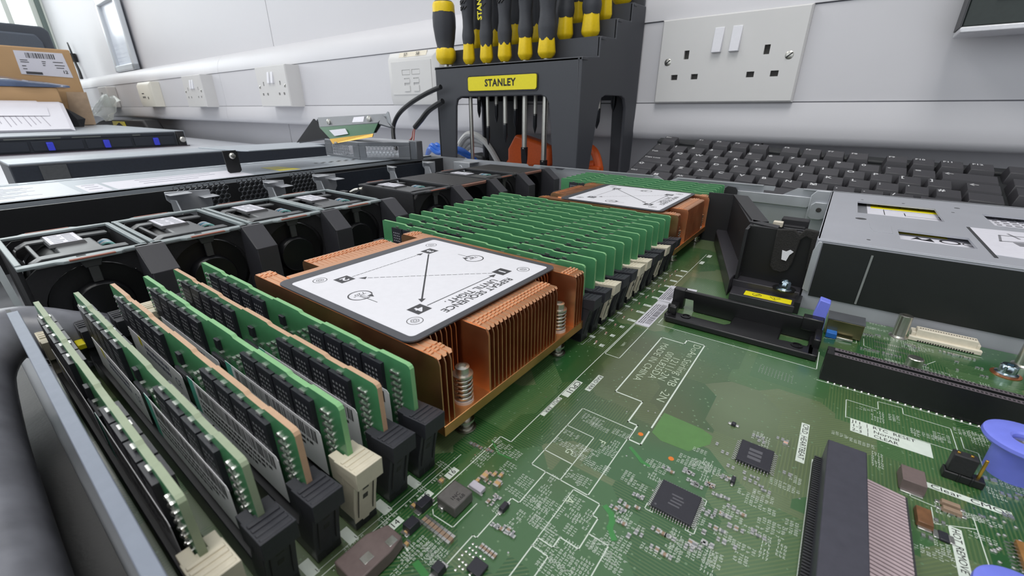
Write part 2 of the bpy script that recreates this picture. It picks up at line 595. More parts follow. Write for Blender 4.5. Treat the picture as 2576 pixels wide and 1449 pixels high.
# dark bar display at the upper right
t = thing('monitor', 'corner of a black monitor with a silver lower edge, mounted at top right', 'monitor', (0, 0, 0), None, WROT, True)
t.location = Vector(WLOC) * S
q = MB().box(184, 640, -46, -12, 154, 520)
face(t, q, mat('black_screen_bezel', (44, 52, 50), .45, var=.1), 'bezel', bevel=1)
q = MB().box(183.5, 641, -47.5, -10, 149.5, 154)
face(t, q, mat('silver_edge', (216, 216, 220), .35, .3), 'lower_edge', bevel=1)
face(t, MB().box(182.8, 184, -47, -12, 154, 520), M_dark, 'side_edge')
q = MB().box(199, 420, -47.2, -46, 171, 176)
face(t, q, M_blackg, 'recess')
face(t, MB().box(260, 560, -12, 60, 260, 440), M_dark, 'wall_bracket')

# cables: dangling two-wire cable by the rack
M_cable = mat('black_cable_sheath', (24, 25, 28), .4, var=.05)
t = thing('cable', 'black cable with a stripped end of thin red wires, left of the tool rack', 'cable', (-290, 430, 36))
MB().tube([(-235, 428, 120), (-262, 428, 113), (-295, 428, 101.5), (-322, 428, 88), (-334, 425, 72), (-331, 420, 56), (-322, 415, 38)], 3.1, 10).build('sheath', M_cable, t)
MB().tube([(-235, 430, 103), (-262, 430, 92), (-280, 430, 79), (-294, 430, 69)], 3.6, 10).build('sheath', M_cable, t)
for k, cc in enumerate(((186, 60, 50), (60, 40, 40), (220, 200, 190), (170, 50, 46))):
    MB().tube([(-293, 430, 69.5), (-298 + k * 1.2, 429, 63), (-299 + k * 1.6, 427, 55), (-308 + k * 5, 424, 48)], .7, 5).build('wire', mat('wire_colour_%s' % 'abcd'[k], cc, .4), t)
M_bluec = mat('blue_cable', (36, 108, 214), .35)
m = MB()
for k in range(4):
    m.tube([(-350, 500 + k * 4, 22 + k * 3), (-320, 480 + k * 5, 36 + (k % 2) * 5), (-300, 478 + k * 4, 30 + k * 2), (-270, 480 + k * 6, 36), (-240, 500, 20)], 3.2, 8)
tag(m.build('network_cable', M_bluec), 'tangled blue network cable behind the tool rack, left side', 'cable')
m = MB()
for k in range(3):
    m.tube([(-330, 545 + k * 7, -3), (-322, 545 + k * 7, 30 - k * 4), (-296, 545 + k * 6, 55 - k * 8), (-262, 545 + k * 7, 46 - k * 6), (-236, 545 + k * 5, 18), (-225, 545, -3)], 5, 10)
tag(m.build('mains_cable', mat('pale_grey_cable', (196, 196, 194), .4)), 'looped pale grey cable seen through the left arch of the tool rack', 'cable')
t = thing('mains_plug', 'black moulded plug with a ribbed strain relief behind the rack', 'plug', (-250, 556, -7))
MB().loft([[(-300, 540, -7), (-262, 540, -7), (-262, 540, 22), (-290, 540, 26)], [(-300, 570, -7), (-262, 570, -7), (-262, 570, 22), (-290, 570, 26)]]).build('body', M_dark, t, bevel=3)
m = MB()
for k in range(6):
    m.cyl((-262 + k * 5, 553, 12 - k * 1.5), 7.5 - k * .6, 3.4, 'x', 14)
m.cyl((-262, 553, 9), 4.5, 34, 'x', 12)
m.build('strain_relief', M_black, t)
M_orange = mat('orange_rubber', (214, 92, 34), .45)
t = thing('orange_cable', 'bright orange cable with moulded ends behind the tool rack', 'cable', (-150, 552, -7))
MB().loft([[(-198, 522, 14), (-198, 543, 14), (-198, 543, 38), (-198, 522, 38)], [(-182, 520, 14), (-182, 543, 14), (-182, 543, 60), (-182, 520, 60)], [(-148, 522, 16), (-148, 543, 16), (-148, 543, 52), (-148, 522, 52)], [(-125, 526, 18), (-125, 540, 18), (-125, 540, 44), (-125, 526, 44)]]).build('moulded_end', M_orange, t, bevel=4)
m = MB().tube([(-130, 540, 34), (-100, 538, 38), (-76, 534, 46), (-58, 530, 40), (-48, 526, 14), (-60, 522, 2)], 5.5, 10)
m.tube([(-200, 530, 20), (-170, 525, 4), (-120, 528, 10), (-80, 530, 20), (-56, 530, 26)], 5.5, 10)
m.build('cord', M_orange, t)
MB().box(-64, -44, 516, 532, -7, 24).build('connector', M_orange, t, bevel=2)
tag(MB().tube([(-110, 470, -2), (-100, 488, 10), (-82, 500, 22), (-68, 510, 16), (-62, 520, 0)], 6, 10).build('blue_cable_end', M_bluec), 'short loop of thick blue cable under the right side of the tool rack', 'cable')
tag(MB().box(-172, -140, 520, 545, -7, 14).build('metal_block', M_steel, bevel=1), 'small silver metal connector on the worktop under the rack', 'connector')

# ================================================================== TOOL RACK
M_rack = mat('charcoal_rack_plastic', (66, 68, 74), .5, var=.05, scale=1500, bump=.15)
rack = thing('screwdriver_rack', 'charcoal grey stepped plastic screwdriver rack with a yellow name plate', 'tool rack', (-145, 505, -7))
fr = [(-256, -7), (-254, 144.5), (-40, 144.5), (-37, -7), (-66, -7), (-69, 40), (-76, 99), (-80, 105.5), (-87, 108), (-211, 108), (-218, 105), (-221, 97), (-225, 40), (-229, -7)]
MB().prism(fr, 440, 444, 'y').build('front_panel', M_rack, rack, bevel=1.2)
st = [(440, 144.5), (474, 146.5), (474, 166.5), (507, 167), (507, 187), (539, 187.5), (539, 206.5), (571, 207)]
sidep = [(440, -7)] + [(y, z) for y, z in st] + [(571, -7), (545, -7), (543, 95), (538, 105), (530, 108), (492, 108), (484, 105), (480, 97), (466, 20), (463, -7)]
for x0, x1, fl in ((-40, -36, .0), (-256, -252, 0)):
    q = MB().prism(sidep, x0, x1, 'x')
    k = .09 if x0 > -100 else -.09
    q.v = [(x + k * (y - 440) * (1 if z < 200 else 1), y, z) for x, y, z in q.v]
    q.build('side_panel', M_rack, rack, bevel=1)
xl, xr = -254, -38
for (ya, za), (yb, zb) in zip(st[::2], st[1::2]):
    e = .09 * (yb - 440)
    q = MB().box(xl - e, xr + e, ya + (.5 if ya > 441 else 0), yb + .6, za - 3.5, za)
    q.build('step', M_rack, rack, bevel=.8)
for y_, z0_, z1_ in ((474, 141, 166.8), (507, 162, 187.2), (539, 182, 206.8)):
    e = .09 * (y_ - 440)
    MB().box(xl - e, xr + e, y_, y_ + 3, z0_, z1_).build('riser', M_rack, rack)
MB().prism([(-266, 104), (-266, 230), (-26, 230), (-26, -7), (-52, -7), (-56, 104)], 567, 571, 'y').build('back_panel', M_rack, rack)
MB().prism([(-256, 105), (-196, 105), (-203, 20), (-204, -7), (-252, -7), (-253, 20)], 545, 571, 'y').build('back_leg', M_black, rack, bevel=1)
def rounded_xz(x0, x1, z0, z1, r):
    pts = []
    for cx, cz, a in ((x1 - r, z1 - r, 0), (x0 + r, z1 - r, 90), (x0 + r, z0 + r, 180), (x1 - r, z0 + r, 270)):
        pts += [(cx + r * math.cos(R(a + k * 18)), cz + r * math.sin(R(a + k * 18))) for k in range(6)]
    return pts


q = MB().prism(rounded_xz(-198, -90.5, 113.2, 131.6, 3.2), 439.2, 440.2, 'y')
q.build('name_plate_frame', M_blackg, rack)
q = MB().prism(rounded_xz(-196.2, -92, 114.6, 130.4, 2.4), 437.9, 439.6, 'y')
np_ = q.build('name_plate', M_ylabel, rack)
MB().text('STANLEY', (-145, 437.9, 122.6), (1, 0, 0), (0, 0, 1), 11, .12, .035, 'CENTER', .98, space=1.08).build('lettering', M_ink, np_, org=ORG[np_.name])

M_grip = mat('soft_grip_rubber', (58, 60, 66), .55, var=.12, scale=1200, bump=.2)


def driver(label, x, y, z, r, kind, hl=118, sr=2.6, sl=110, name='screwdriver', stanley=False):
    t = thing(name, label, 'screwdriver', (x, y, z), 'screwdrivers standing in the rack')
    lob = lambda a, h: 1 + .045 * math.cos(6 * a)
    if kind == 'stubby':
        MB().lathe((x, y, z), [(r * .62, -2), (r * .92, 3), (r, 6), (r * .98, 14), (r * .86, 17)], 30, mod=lob).build('collar', M_yellow, t)
        MB().lathe((x, y, z), [(r * .86, 16), (r * .84, 19), (r * .98, 28), (r * 1.12, 42), (r * 1.13, 52), (r * 1.08, 58)], 30, mod=lambda a, h: 1 + .03 * math.cos(6 * a) * (h > 17)).build('grip', M_grip, t)
        MB().lathe((x, y, z), [(r * 1.09, 57.5), (r * 1.08, 66), (r * .98, 69)], 30).build('band', M_yellow, t)
        MB().lathe((x, y, z), [(r * .98, 68.6), (r * .85, 70.5), (r * .3, 72)], 30).build('cap', M_grip, t)
        q = MB().text('STANLEY', (x - r * 1.06, y - r * .62, z + 37), (0, 0, 1), Vector((.7, -.7, 0)), 5.2, .5, .02, 'CENTER').build('lettering', M_ylabel, t)
    else:
        MB().lathe((x, y, z), [(r * .55, -1.5), (r * .9, 2), (r * 1.0, 5), (r * .86, 18), (r * .84, 22)], 30, mod=lob).build('collar', M_yellow, t)
        MB().lathe((x, y, z), [(r * .86, 16 if kind == 'a' else 21), (r * .98, 27), (r * 1.0, 31), (r * .84, 40), (r * .83, 48), (r * 1.02, 64), (r * 1.16, 82), (r * 1.16, 96), (r * 1.0, hl), (r * .4, hl + 4)], 36,
                   mod=lambda a, h: 1 + (.05 * math.cos(6 * a) if h > 50 else 0)).build('grip', M_grip, t)
        # ribs
        q = MB()
        for k in range(8):
            h = 60 + k * 6
            rr = r * (.98 + .18 * min(1, (h - 60) / 22))
            for a in ((-2.6, -2.15, -1.7, -1.2) if not stanley else (-1.1, -2.4)):
                c = Vector((x + rr * math.cos(a), y + rr * math.sin(a), z + h))
                d = Vector((-math.sin(a), math.cos(a), .9)).normalized()
                q.tube([c - d * 2.4, c, c + d * 2.4], 1.0, 5, False)
        q.build('grip_rib', M_blackm, t)
        if stanley:
            MB().text('STANLEY', (x - 1, y - r * 1.2, z + 62), (0, 0, 1), (-1, 0, 0), 9.5, .1, .03, 'CENTER', .92).build('lettering', M_ylabel, t)
    L = min(sl, z + 4)
    q = MB().cyl((x, y, z - L + 22), sr, L - 20, 'z', 14)
    q.cur = 1
    if kind == 'flat' or sl > 120:
        w = sr * 1.3
        q.loft([[(x - sr, y - sr, z - L + 24), (x + sr, y - sr, z - L + 24), (x + sr, y + sr, z - L + 24), (x - sr, y + sr, z - L + 24)],
                [(x - w, y - 1.2, z - L + 10), (x + w, y - 1.2, z - L + 10), (x + w, y + 1.2, z - L + 10), (x - w, y + 1.2, z - L + 10)],
                [(x - w * .8, y - .4, z - L), (x + w * .8, y - .4, z - L), (x + w * .8, y + .4, z - L), (x - w * .8, y + .4, z - L)]])
    else:
        q.lathe((x, y, z - L), [(.4, 0), (sr * .7, 5), (sr * 1.02, 9), (sr * 1.02, 24)], 12)
    q.build('shaft', [M_nickel, mat('blackened_tip', (58, 60, 64), .35, .8)], t)
    return t


F = [(-254, 460, 151, 13.2, 'stubby', 'short stubby yellow-banded screwdriver at the left end of the front row', 60, 3),
     (-211.5, 459, 148.5, 8, 'b', 'slim screwdriver beside the stubby one in the front row', 152, 2.6),
     (-182, 459, 148.5, 8.4, 'a', 'screwdriver with large yellow brand lettering up its handle, front row', 100, 2.4),
     (-153, 459, 148.5, 8.8, 'a', 'screwdriver in the front row, right of the one with yellow brand lettering', 96, 2.8),
     (-122.5, 459, 148.5, 9, 'b', 'screwdriver in the front row, second from the right end', 124, 3.2),
     (-92.7, 459, 148.5, 10.6, 'a', 'thickest screwdriver of the front row, at its right end', 138, 3.4)]
for k, (x, y, z, r, kd, lb, sl, sr) in enumerate(F):
    driver(lb, x, y, z, r, kd, sl=sl, sr=sr, stanley=(k == 2))
F2 = [(-227.4, 'screwdriver in the second row, half hidden behind the slim front one'), (-195.8, 'screwdriver in the second row, showing between the lettered one and its left neighbour'),
      (-163.1, 'screwdriver in the second row, behind and between the middle front pair'), (-131, 'screwdriver in the second row, hidden behind the thick front one')]
for k, (x, lb) in enumerate(F2):
    driver(lb, x + 2, 492, 169.5, 8, 'a' if k % 2 else 'b', sl=88 + 6 * k, sr=2.6)
driver('screwdriver with a bare yellow collar at the second step, right of the thick one', -88.9, 492, 169.5, 9.8, 'b', sl=100, sr=3)
driver('screwdriver at the right end of the second step with a wide yellow collar', -55.9, 492, 169.5, 10.8, 'b', sl=92, sr=3)
driver('screwdriver on the third step, left of the wide yellow collared one', -91, 524, 190, 8, 'b', sl=108, sr=2.6)
driver('screwdriver at the right end of the third step', -55.5, 524, 190, 8.6, 'b', sl=120, sr=3.4)
driver('screwdriver on the topmost step of the rack, cut off by the picture edge', -48, 553, 210, 12, 'b', sl=120, sr=3.4)

# ================================================================== BACKGROUND EQUIPMENT
M_lid = mat('galvanised_lid', (172, 180, 188), .42, .4, var=.04, scale=30, rvar=.06)
M_bez = mat('blue_black_bezel', (30, 36, 46), .5, var=.15, scale=300)
# second server: flat, same height, dark front
t = thing('rack_server', 'low black-fronted metal unit lying behind the open server, pale lid', 'server', (-626, 250, -7))
MB().box(-640, -560, 50, 447, -7, 33).build('chassis', M_bez, t, bevel=1.5)
MB().box(-640, -561, 51, 446, 33, 34.6).build('lid', M_lid, t)
q = MB().box(-559.6, -558.8, 74, 98, 4, 31)
q.build('front_label', mat('dark_grey_label', (72, 74, 76), .5, var=.1), t)
# third server: blue release catches
t = thing('drive_server', 'rack server with three blue drive catches on its black front, papers on top', 'server', (-1700, 260, -7))
MB().box(-2150, -1350, 42, 478, -7, 35).build('chassis', M_lid, t, bevel=1)
q = MB().box(-1350, -1343, 60, 452, -4, 32)
for k in range(4):
    q.box(-1343, -1340, 64 + k * 97, 155 + k * 97, 0, 22)
q.box(-1343, -1341, 64, 448, 25, 30)
q.build('drive_bezel', M_bez, t, bevel=.8)
for y in (186, 291, 397):
    MB().hexa([(-1343, y, 2), (-1334, y, 0), (-1334, y + 12, 0), (-1343, y + 12, 2), (-1343, y, 20), (-1336, y, 18), (-1336, y + 12, 18), (-1343, y + 12, 20)]).build('blue_catch', mat('deep_blue_plastic', (52, 62, 200), .4), t, bevel=1)
for y0, y1 in ((120, 215), (235, 290), (355, 372)):
    MB().box(-1341, -1340.2, y0, y1, 26.5, 29).build('bezel_lettering_strip', mat('faint_grey_print', (92, 96, 92), .6), t)
q = MB().box(-1352, -1340, 455, 474, -5, 34)
q.build('rack_ear', M_blackm, t, bevel=1.5)
MB().lathe((-1340, 464, 12), [(5, 0), (7.5, 2), (7.5, 10), (5, 13)], 20, 'x').build('thumbscrew', M_nickel, t)
q = MB().box(-1345, -1338, 40, 480, -7, -4.4).build('lower_lip', mat('dark_mauve_metal', (92, 84, 92), .4, .3), t)
# paper stack
t = MB()
def sheet(q, z0, y1, xa=-1560, xb=-1880, za=36.2, zb=109, ya=60):
    q.hexa([(xa, ya, za + z0), (xa, y1 - 46, za + z0), (xb, y1, zb + z0), (xb, ya, zb + z0), (xa, ya, za + z0 + .5), (xa, y1 - 46, za + z0 + .5), (xb, y1, zb + z0 + .5), (xb, ya, zb + z0 + .5)])
for k in range(5):
    sheet(t, k * 1.1, 329 - k * 2)
t.loft([[(-1700, 60, 76), (-1700, 262, 74), (-1700, 262, 74.6), (-1700, 60, 76.6)], [(-1790, 60, 99), (-1790, 276, 95), (-1790, 276, 95.6), (-1790, 60, 99.6)], [(-1885, 60, 117), (-1885, 270, 116), (-1885, 270, 116.6), (-1885, 60, 117.6)]])
t.hexa([(-1890, 60, 36), (-1890, 320, 36), (-1960, 320, 36), (-1960, 60, 36), (-1882, 60, 106), (-1882, 322, 106), (-1886, 322, 106), (-1886, 60, 106)])
t.cur = 1
for k in range(13):
    y_ = 90 + k * 12.5
    u0, u1 = .1 + .05 * (k % 3), .62 + .2 * ((k * 7) % 3) / 2
    P_ = lambda u, y: (-1560 - 320 * u, y, 36.2 + 72.8 * u + 5.2)
    t.add([P_(u0, y_), P_(u0, y_ + 1.6), P_(u1, y_ + 6), P_(u1, y_ + 4.4)], [(0, 1, 2, 3)])
tag(t.build('paper_stack', [M_paper, mat('grey_pencil', (150, 146, 160), .7)]), 'stack of printed sheets lying on the server with blue catches', 'papers')
# carton
M_card = mat('corrugated_cardboard', (190, 154, 112), .75, var=.05, scale=12, bump=.1)
t = thing('cardboard_box', 'tall brown cardboard carton with a white shipping label at the far left', 'box', (-2300, 200, 36))
MB().box(-2500, -2112, -160, 436, 36, 288).build('carton', M_card, t, bevel=4)
q = MB().prism([(293, 275), (413, 275), (420, 197), (291, 203)], -2111.6, -2110.6, 'x')
lab = q.build('shipping_label', M_paper, t)
q = MB()
rng = random.Random(3)
y = 318
while y < 388:
    w_ = rng.choice((1, 1.4, 2.2, 3))
    q.prism([(y, 270), (y + w_, 270), (y + w_, 254), (y, 254)], -2110.5, -2110.1, 'x')
    y += w_ + rng.choice((1, 1.6, 2.4))
for yy, zz, w_ in ((300, 248, 18), (300, 242, 20), (300, 230, 10), (300, 221, 10), (352, 246, 10), (352, 240, 8), (352, 234, 6), (380, 246, 26), (382, 236, 26), (384, 228, 20)):
    q.prism([(yy, zz), (yy + w_, zz), (yy + w_ + .6, zz - 2.4), (yy + .6, zz - 2.4)], -2110.5, -2110.1, 'x')
q.prism([(304, 212), (344, 211), (344, 203), (304, 204)], -2110.5, -2110.1, 'x')
q.build('barcode_print', mat('label_print', (70, 70, 74), .6), lab, org=ORG[lab.name])
MB().text('12', (-2110, 404, 214), (0, 1, 0), (0, 0, 1), 14, .2, .02, 'CENTER').build('label_number', M_ink, lab, org=ORG[lab.name])
q = MB().hexa([(-2111, 370, 38), (-2108, 436, 38), (-2108, 437, 38), (-2111, 371, 38), (-2111, 386, 150), (-2108, 440, 150), (-2108, 441, 150), (-2111, 387, 150)])
q.build('packing_tape', mat('glossy_tape', (186, 160, 132), .15, var=.2, scale=30, coat=.6), t)
# open flap box in front of it
t = thing('open_carton', 'low brown cardboard box in front of the labelled carton with a plastic bag on it', 'box', (-1950, 150, 36))
MB().box(-2106, -1960, -120, 320, 36, 112).build('carton', M_card, t, bevel=3)
MB().box(-2108, -1900, -120, 333, 112, 157).build('lid', M_card, t, bevel=3)
q = MB()
rng = random.Random(5)
rows = []
for i in range(9):
    rows.append([(-2096 + j * 34 + rng.uniform(-6, 6), 20 + i * 45 - j * 3, 159 + (46 + 14 * rng.random()) * math.sin(PI * (j + .6) / 7.4) * (1 - i / 9) ** .8) for j in range(7)])
rows2 = [[(a, b, 157.3) for a, b, c in r] for r in rows]
q.loft([r + s_[::-1] for r, s_ in zip(rows, rows2)])
tag(q.build('antistatic_bag', mat('grey_blue_plastic_film', (76, 92, 122), .18, var=.4, scale=14, coat=.8, bump=.6), smooth=80), 'crumpled grey-blue antistatic bag lying on the low cardboard box', 'bag')
tag(MB().loft([[(-1900, 336, 36.5), (-1890, 362, 36.5), (-1880, 350, 36.5)], [(-1896, 334, 96), (-1886, 372, 62), (-1880, 350, 60)]]).build('folded_card', M_blackm), 'black folded corner piece standing between the papers and the carton', 'card')
# clear bag on the wall end of the trunking
q = MB()
rng = random.Random(9)
for i in range(9):
    rows[i] = [(-2640 + i * 42 + rng.uniform(-12, 12), 520 + j * 9 + rng.uniform(-5, 5), 66 + j * 14 - abs(i - 4) * 5 + rng.uniform(-8, 8)) for j in range(7)]
q.loft([r + [(a, b + 3, c) for a, b, c in r[::-1]] for r in rows])
tag(q.build('clear_plastic_bag', mat('clear_film', (222, 232, 228), .08, var=.1, trans=.6, coat=1), smooth=80), 'crumpled clear plastic bag beside the carton, below the far sockets', 'bag')
# rolled black thing with yellow sticker
t = thing('laptop_bag', 'low black rounded case with a yellow warning sticker behind the far server', 'case', (-2200, 540, -7))
q = MB().prism([(-2740, 20), (-2620, 38), (-2540, 46), (-2200, 52), (-1975, 53), (-1940, 24), (-1935, -7), (-2760, -7)], 546, 602, 'y')
q.build('case', M_blackm, t, bevel=8, seg=3)
q = MB().hexa([(-2375, 544, 22), (-2195, 544, 22), (-2195, 546, 22), (-2375, 546, 22), (-2375, 544, 44), (-2205, 544, 44), (-2205, 546, 44), (-2375, 546, 44)])
q.cur = 1
q.prism([(-2330, 27), (-2230, 27), (-2275, 40)], 543.2, 544, 'y')
q.build('sticker', [M_ylabel, M_ink], t)
# dark monitor behind the cartons
t = thing('monitor', 'dark grey rear of a monitor in front of the window at the far left', 'monitor', (-2900, 300, -7))
MB().prism([(-140, 60), (536, 60), (548, 200), (542, 428), (524, 446), (-140, 452)], -2960, -2925, 'x').build('housing', mat('slate_grey_plastic', (70, 76, 86), .5, var=.08), t, bevel=8, seg=3)
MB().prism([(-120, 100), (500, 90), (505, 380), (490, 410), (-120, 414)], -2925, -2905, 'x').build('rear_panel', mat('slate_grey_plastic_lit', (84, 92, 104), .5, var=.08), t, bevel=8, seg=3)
MB().box(-2965, -2935, 150, 250, -7, 100).build('stand', M_dark, t, bevel=3)
MB().box(-3060, -2840, 80, 320, -7, 2).build('base', M_dark, t, bevel=3)
# black cable tail on the wall near the corner
q = MB()
q.tube([(-3330, 672, 425), (-3300, 668, 390), (-3290, 668, 330), (-3270, 668, 285), (-3255, 664, 246)], lambda k: 3 + 5 * k, 8)
q.box(-3330, -3300, 655, 684, 330, 372)
tag(q.build('hanging_cable', M_black), 'thin black cable hanging down the wall near the window corner', 'cable')

# ================================================================== OPEN SERVER CHASSIS
ch = thing('open_server_chassis', 'open one-unit server chassis of zinc-plated steel filling the foreground', 'server chassis', (0, 200, -7))
MB().box(-345, 420, -34, 403, -7, -5.8).build('floor_pan', M_steeld, ch)
# front cover over the drive bays
q = MB().box(-345, -234, -34, 404, 34.8, 36)
q.box(-235.5, -234, -34, 404, 31.5, 36)
for k in range(26):
    q.box(-341, -337, -26 + k * 16.4, -15 + k * 16.4, 36, 36.2)
q.box(-331, -330, -30, 400, 36, 36.3)
cov = q.build('drive_bay_cover', M_lid, ch, bevel=.4)
for i, (x0, x1, y0, y1) in enumerate(((-322, -238, -30, 56), (-288, -240, 60, 74), (-290, -239, 77, 178))):
    q = MB().box(x0, x1, y0, y1, 36, 36.15)
    q.cur = 1
    rng = random.Random(i)
    for k in range(int((x1 - x0) / 5) - 2):
        if i == 0:
            q.box(x0 + 5 + k * 5, x0 + 6 + k * 5, y0 + 6, y1 - 10 - rng.random() * 30, 36.15, 36.2)
        elif k % 3 == 0:
            q.box(x0 + 6 + k * 4.2, x0 + 8 + k * 4.2, y0 + 3 + (18 if i == 2 else 0), y0 + (11 if i == 1 else 60 + 20 * rng.random()), 36.15, 36.2)
    q.build('cover_label', [M_paper if i else mat('silver_label', (196, 202, 208), .4, var=.02), mat('fine_grey_print', (120, 120, 140), .6)], cov, org=ORG[cov.name])
q = MB().prism([(-286, 206), (-246, 206), (-243, 226), (-283, 222)], 36, 36.2)
q.build('yellow_cover_label', M_ylabel, cov, org=ORG[cov.name])
q = MB()
for k in range(14):
    q.box(-280 + (k % 2) * 5, -276 + (k % 2) * 5, 262 + k * 5, 265 + k * 5, 36, 36.15)
q.build('vent_slot', M_slot, cov, org=ORG[cov.name])
# sides
MB().box(-345, -100, 401.5, 403, -7, 36).build('far_side_wall', M_steel, ch)
far = [(-100, -7), (330, -7), (330, 35.5), (188, 35.8), (184, 35.8), (172, 28), (163, 27), (160.8, 28.5), (160.8, 32), (168, 32), (168.5, 35.4), (90, 35.8), (80, 31), (71, 35.8), (-26, 35.8), (-32, 33), (-40, 33), (-44, 36), (-68, 36), (-70, 34), (-76, 34), (-78, 36), (-100, 36)]
MB().prism(far, 401.2, 402.6, 'y').build('far_side_wall', M_steel, ch)
q = MB().box(90, 160, 398.2, 402, 35.4, 36)
q.box(-60, 68, 399, 402, 35.4, 36)
q.box(188, 330, 398.2, 402, 35.4, 36)
q.build('side_rim', M_steel, ch)
MB().prism([(120, 8), (120, 30), (196, 30), (196, 25), (193, 21.5), (140, 22), (134, 24)], 399, 400.5, 'y').build('side_flange', M_steel, ch, bevel=.4)
q = MB().prism([(194, -6), (194, 32), (197, 36), (206, 36), (206, -6)], 396.8, 398, 'y')
q.build('bracket_post', M_steel, ch, bevel=.4)
q = MB().prism([(195.5, 16), (195.5, 25), (198, 27.5), (206, 27.5), (206, 16), (203, 14.5), (197.5, 14.5)], 393.5, 396.8, 'y')
q.cur = 1
q.cyl((201.2, 393, 22), 1.8, 1, 'y', 18)
q.build('screw_lug', [M_steel, M_slot], ch, bevel=.3)
q = MB().hexa([(2, -6.4, -5), (230, -8.6, -5), (230, -7.8, -5), (2, -5.6, -5), (2, -7, 34), (230, -8.6, 34), (230, -7.6, 34), (2, -6, 34)])
q.build('near_side_wall', mat('dark_film_covered_steel', (34, 37, 39), .55, .1), ch)
MB().hexa([(6, -7.2, 33.4), (230, -8.8, 33.4), (230, -6.5, 33.4), (6, -4.6, 33.4), (6, -7.2, 34.2), (230, -8.8, 34.2), (230, -6.5, 34.2), (6, -4.6, 34.2)]).build('near_side_rim', mat('pale_zinc_rim', (124, 132, 146), .5, .3, var=.05), ch, bevel=.2)
MB().box(-345, 330, -34, -32.8, -7, 36).build('near_outer_wall', M_steeld, ch)
# backplane wall under the cover: honeycomb panels, posts and tabs
q = MB().box(-214, -212, -34, 402, -6, 34.6)
q.build('backplane', M_black, ch)
for y0 in (104, 150, 196):
    n = 9 if y0 == 104 else 6
    MB().honeycomb((-204, y0, 8), (0, 1, 0), (0, 0, 1), (1, 0, 0), n, 9, 4.1, .8).build('honeycomb_vent', M_steeld, ch)
for y0, y1 in ((94, 124), (166, 184), (212, 236), (300, 310), (352, 372)):
    q = MB().prism([(y0, -5), (y0 + 3, 26), (y0, 30), (y0, 36), (y1, 34), (y1, 22), (y1 - 5, 14), (y1 - 7, -5)], -197, -196, 'x')
    q.box(-197, -186, y0, y0 + (y1 - y0) * .5, 33.8, 34.6)
    q.box(-197, -184, y1 - 9, y1 + 2, 29.5, 30.2) if y1 < 240 else None
    q.hexa([(-196, y0 + 2, -5), (-178, y0 + 6, -5), (-178, y0 + 7, -5), (-196, y0 + 3, -5), (-196, y0 + 2, 30), (-190, y0 + 4, 30), (-190, y0 + 5, 30), (-196, y0 + 3, 30)])
    q.build('support_bracket', M_steel, ch, bevel=.5)
q = MB().box(-175, -150, 385, 402, 33, 34)
q.box(-176, -150, 384, 385, 20, 34)
q.cyl((-165, 383.6, 27), 3.4, 1, 'y', 16)
q.build('support_bracket', M_steel, ch, bevel=.4)
MB().box(-206, -204, 236, 380, 0, 33).build('drive_bay_panel', M_bez, ch)
q = MB()
for k, (x, y) in enumerate(((-150, 20), (-140, 60), (-160, 30))):
    q.tube([(x, y, 0), (x + 5, y + 30, 10), (x - 5, y + 60, 2)], 2, 6)
tag(q.build('ribbon_cable', M_cable), 'dark cables lying in the gap between the fans and the drive cover', 'cable')
MB().hexa([(-190, 8, 10), (-150, 6, 10), (-150, 9, 10), (-190, 11, 10), (-190, 8, 12), (-150, 6, 12), (-150, 9, 12), (-190, 11, 12)]).build('clip', M_steeld, ch)

# big black sleeve cable at the near edge
tag(MB().tube([(-92, 8, 0), (-30, 14, 4), (-12, 6, 14), (-16, -8, 20), (0, -19, 17), (40, -23, 15), (90, -24.5, 14), (140, -25, 14), (215, -26, 14)], 9.5, 20).build('sleeved_cable', mat('charcoal_sleeve', (118, 120, 128), .34, var=.25, scale=120, bump=.2), smooth=80),
    'thick shiny charcoal cable bundle along the near chassis wall, bottom left', 'cable')
tag(MB().box(-60, 235, -31, -9.6, -5.6, -3).build('channel_tray', M_black), 'dark narrow floor strip between the thick cable and the near wall', 'tray')

# plate with a hanging tab lying on the cover
t = thing('cover_plate', 'thin silver plate propped up on a black screw tab on the drive bay cover', 'metal plate', (-285, 210, 36))
MB().prism([(-330, 168), (-256, 178), (-249, 182), (-243, 258), (-262, 262), (-318, 262)], 56, 57).build('plate', M_lid, t, bevel=.3)
MB().prism([(165, 57), (178, 57), (178.5, 38), (176.5, 36.3), (167.5, 36.3), (166, 38)], -266, -264.4, 'x').build('tab', M_black, t, bevel=.4)
MB().lathe((-264.4, 172.5, 52), [(3, 0), (2.8, 1.2), (1.8, 2.2), (.4, 2.4)], 18, 'x').build('screw', M_nickel, t)
# riser cage on the cover
t = thing('riser_cage', 'grey metal riser cage with honeycomb openings lying on the drive bay cover', 'riser cage', (-290, 340, 36))


def wallp(p, q_, z0, z1, th=1):
    d = Vector((q_[0] - p[0], q_[1] - p[1], 0)).normalized()
    n = Vector((d.y, -d.x, 0))
    return (p[0], p[1]), d, n


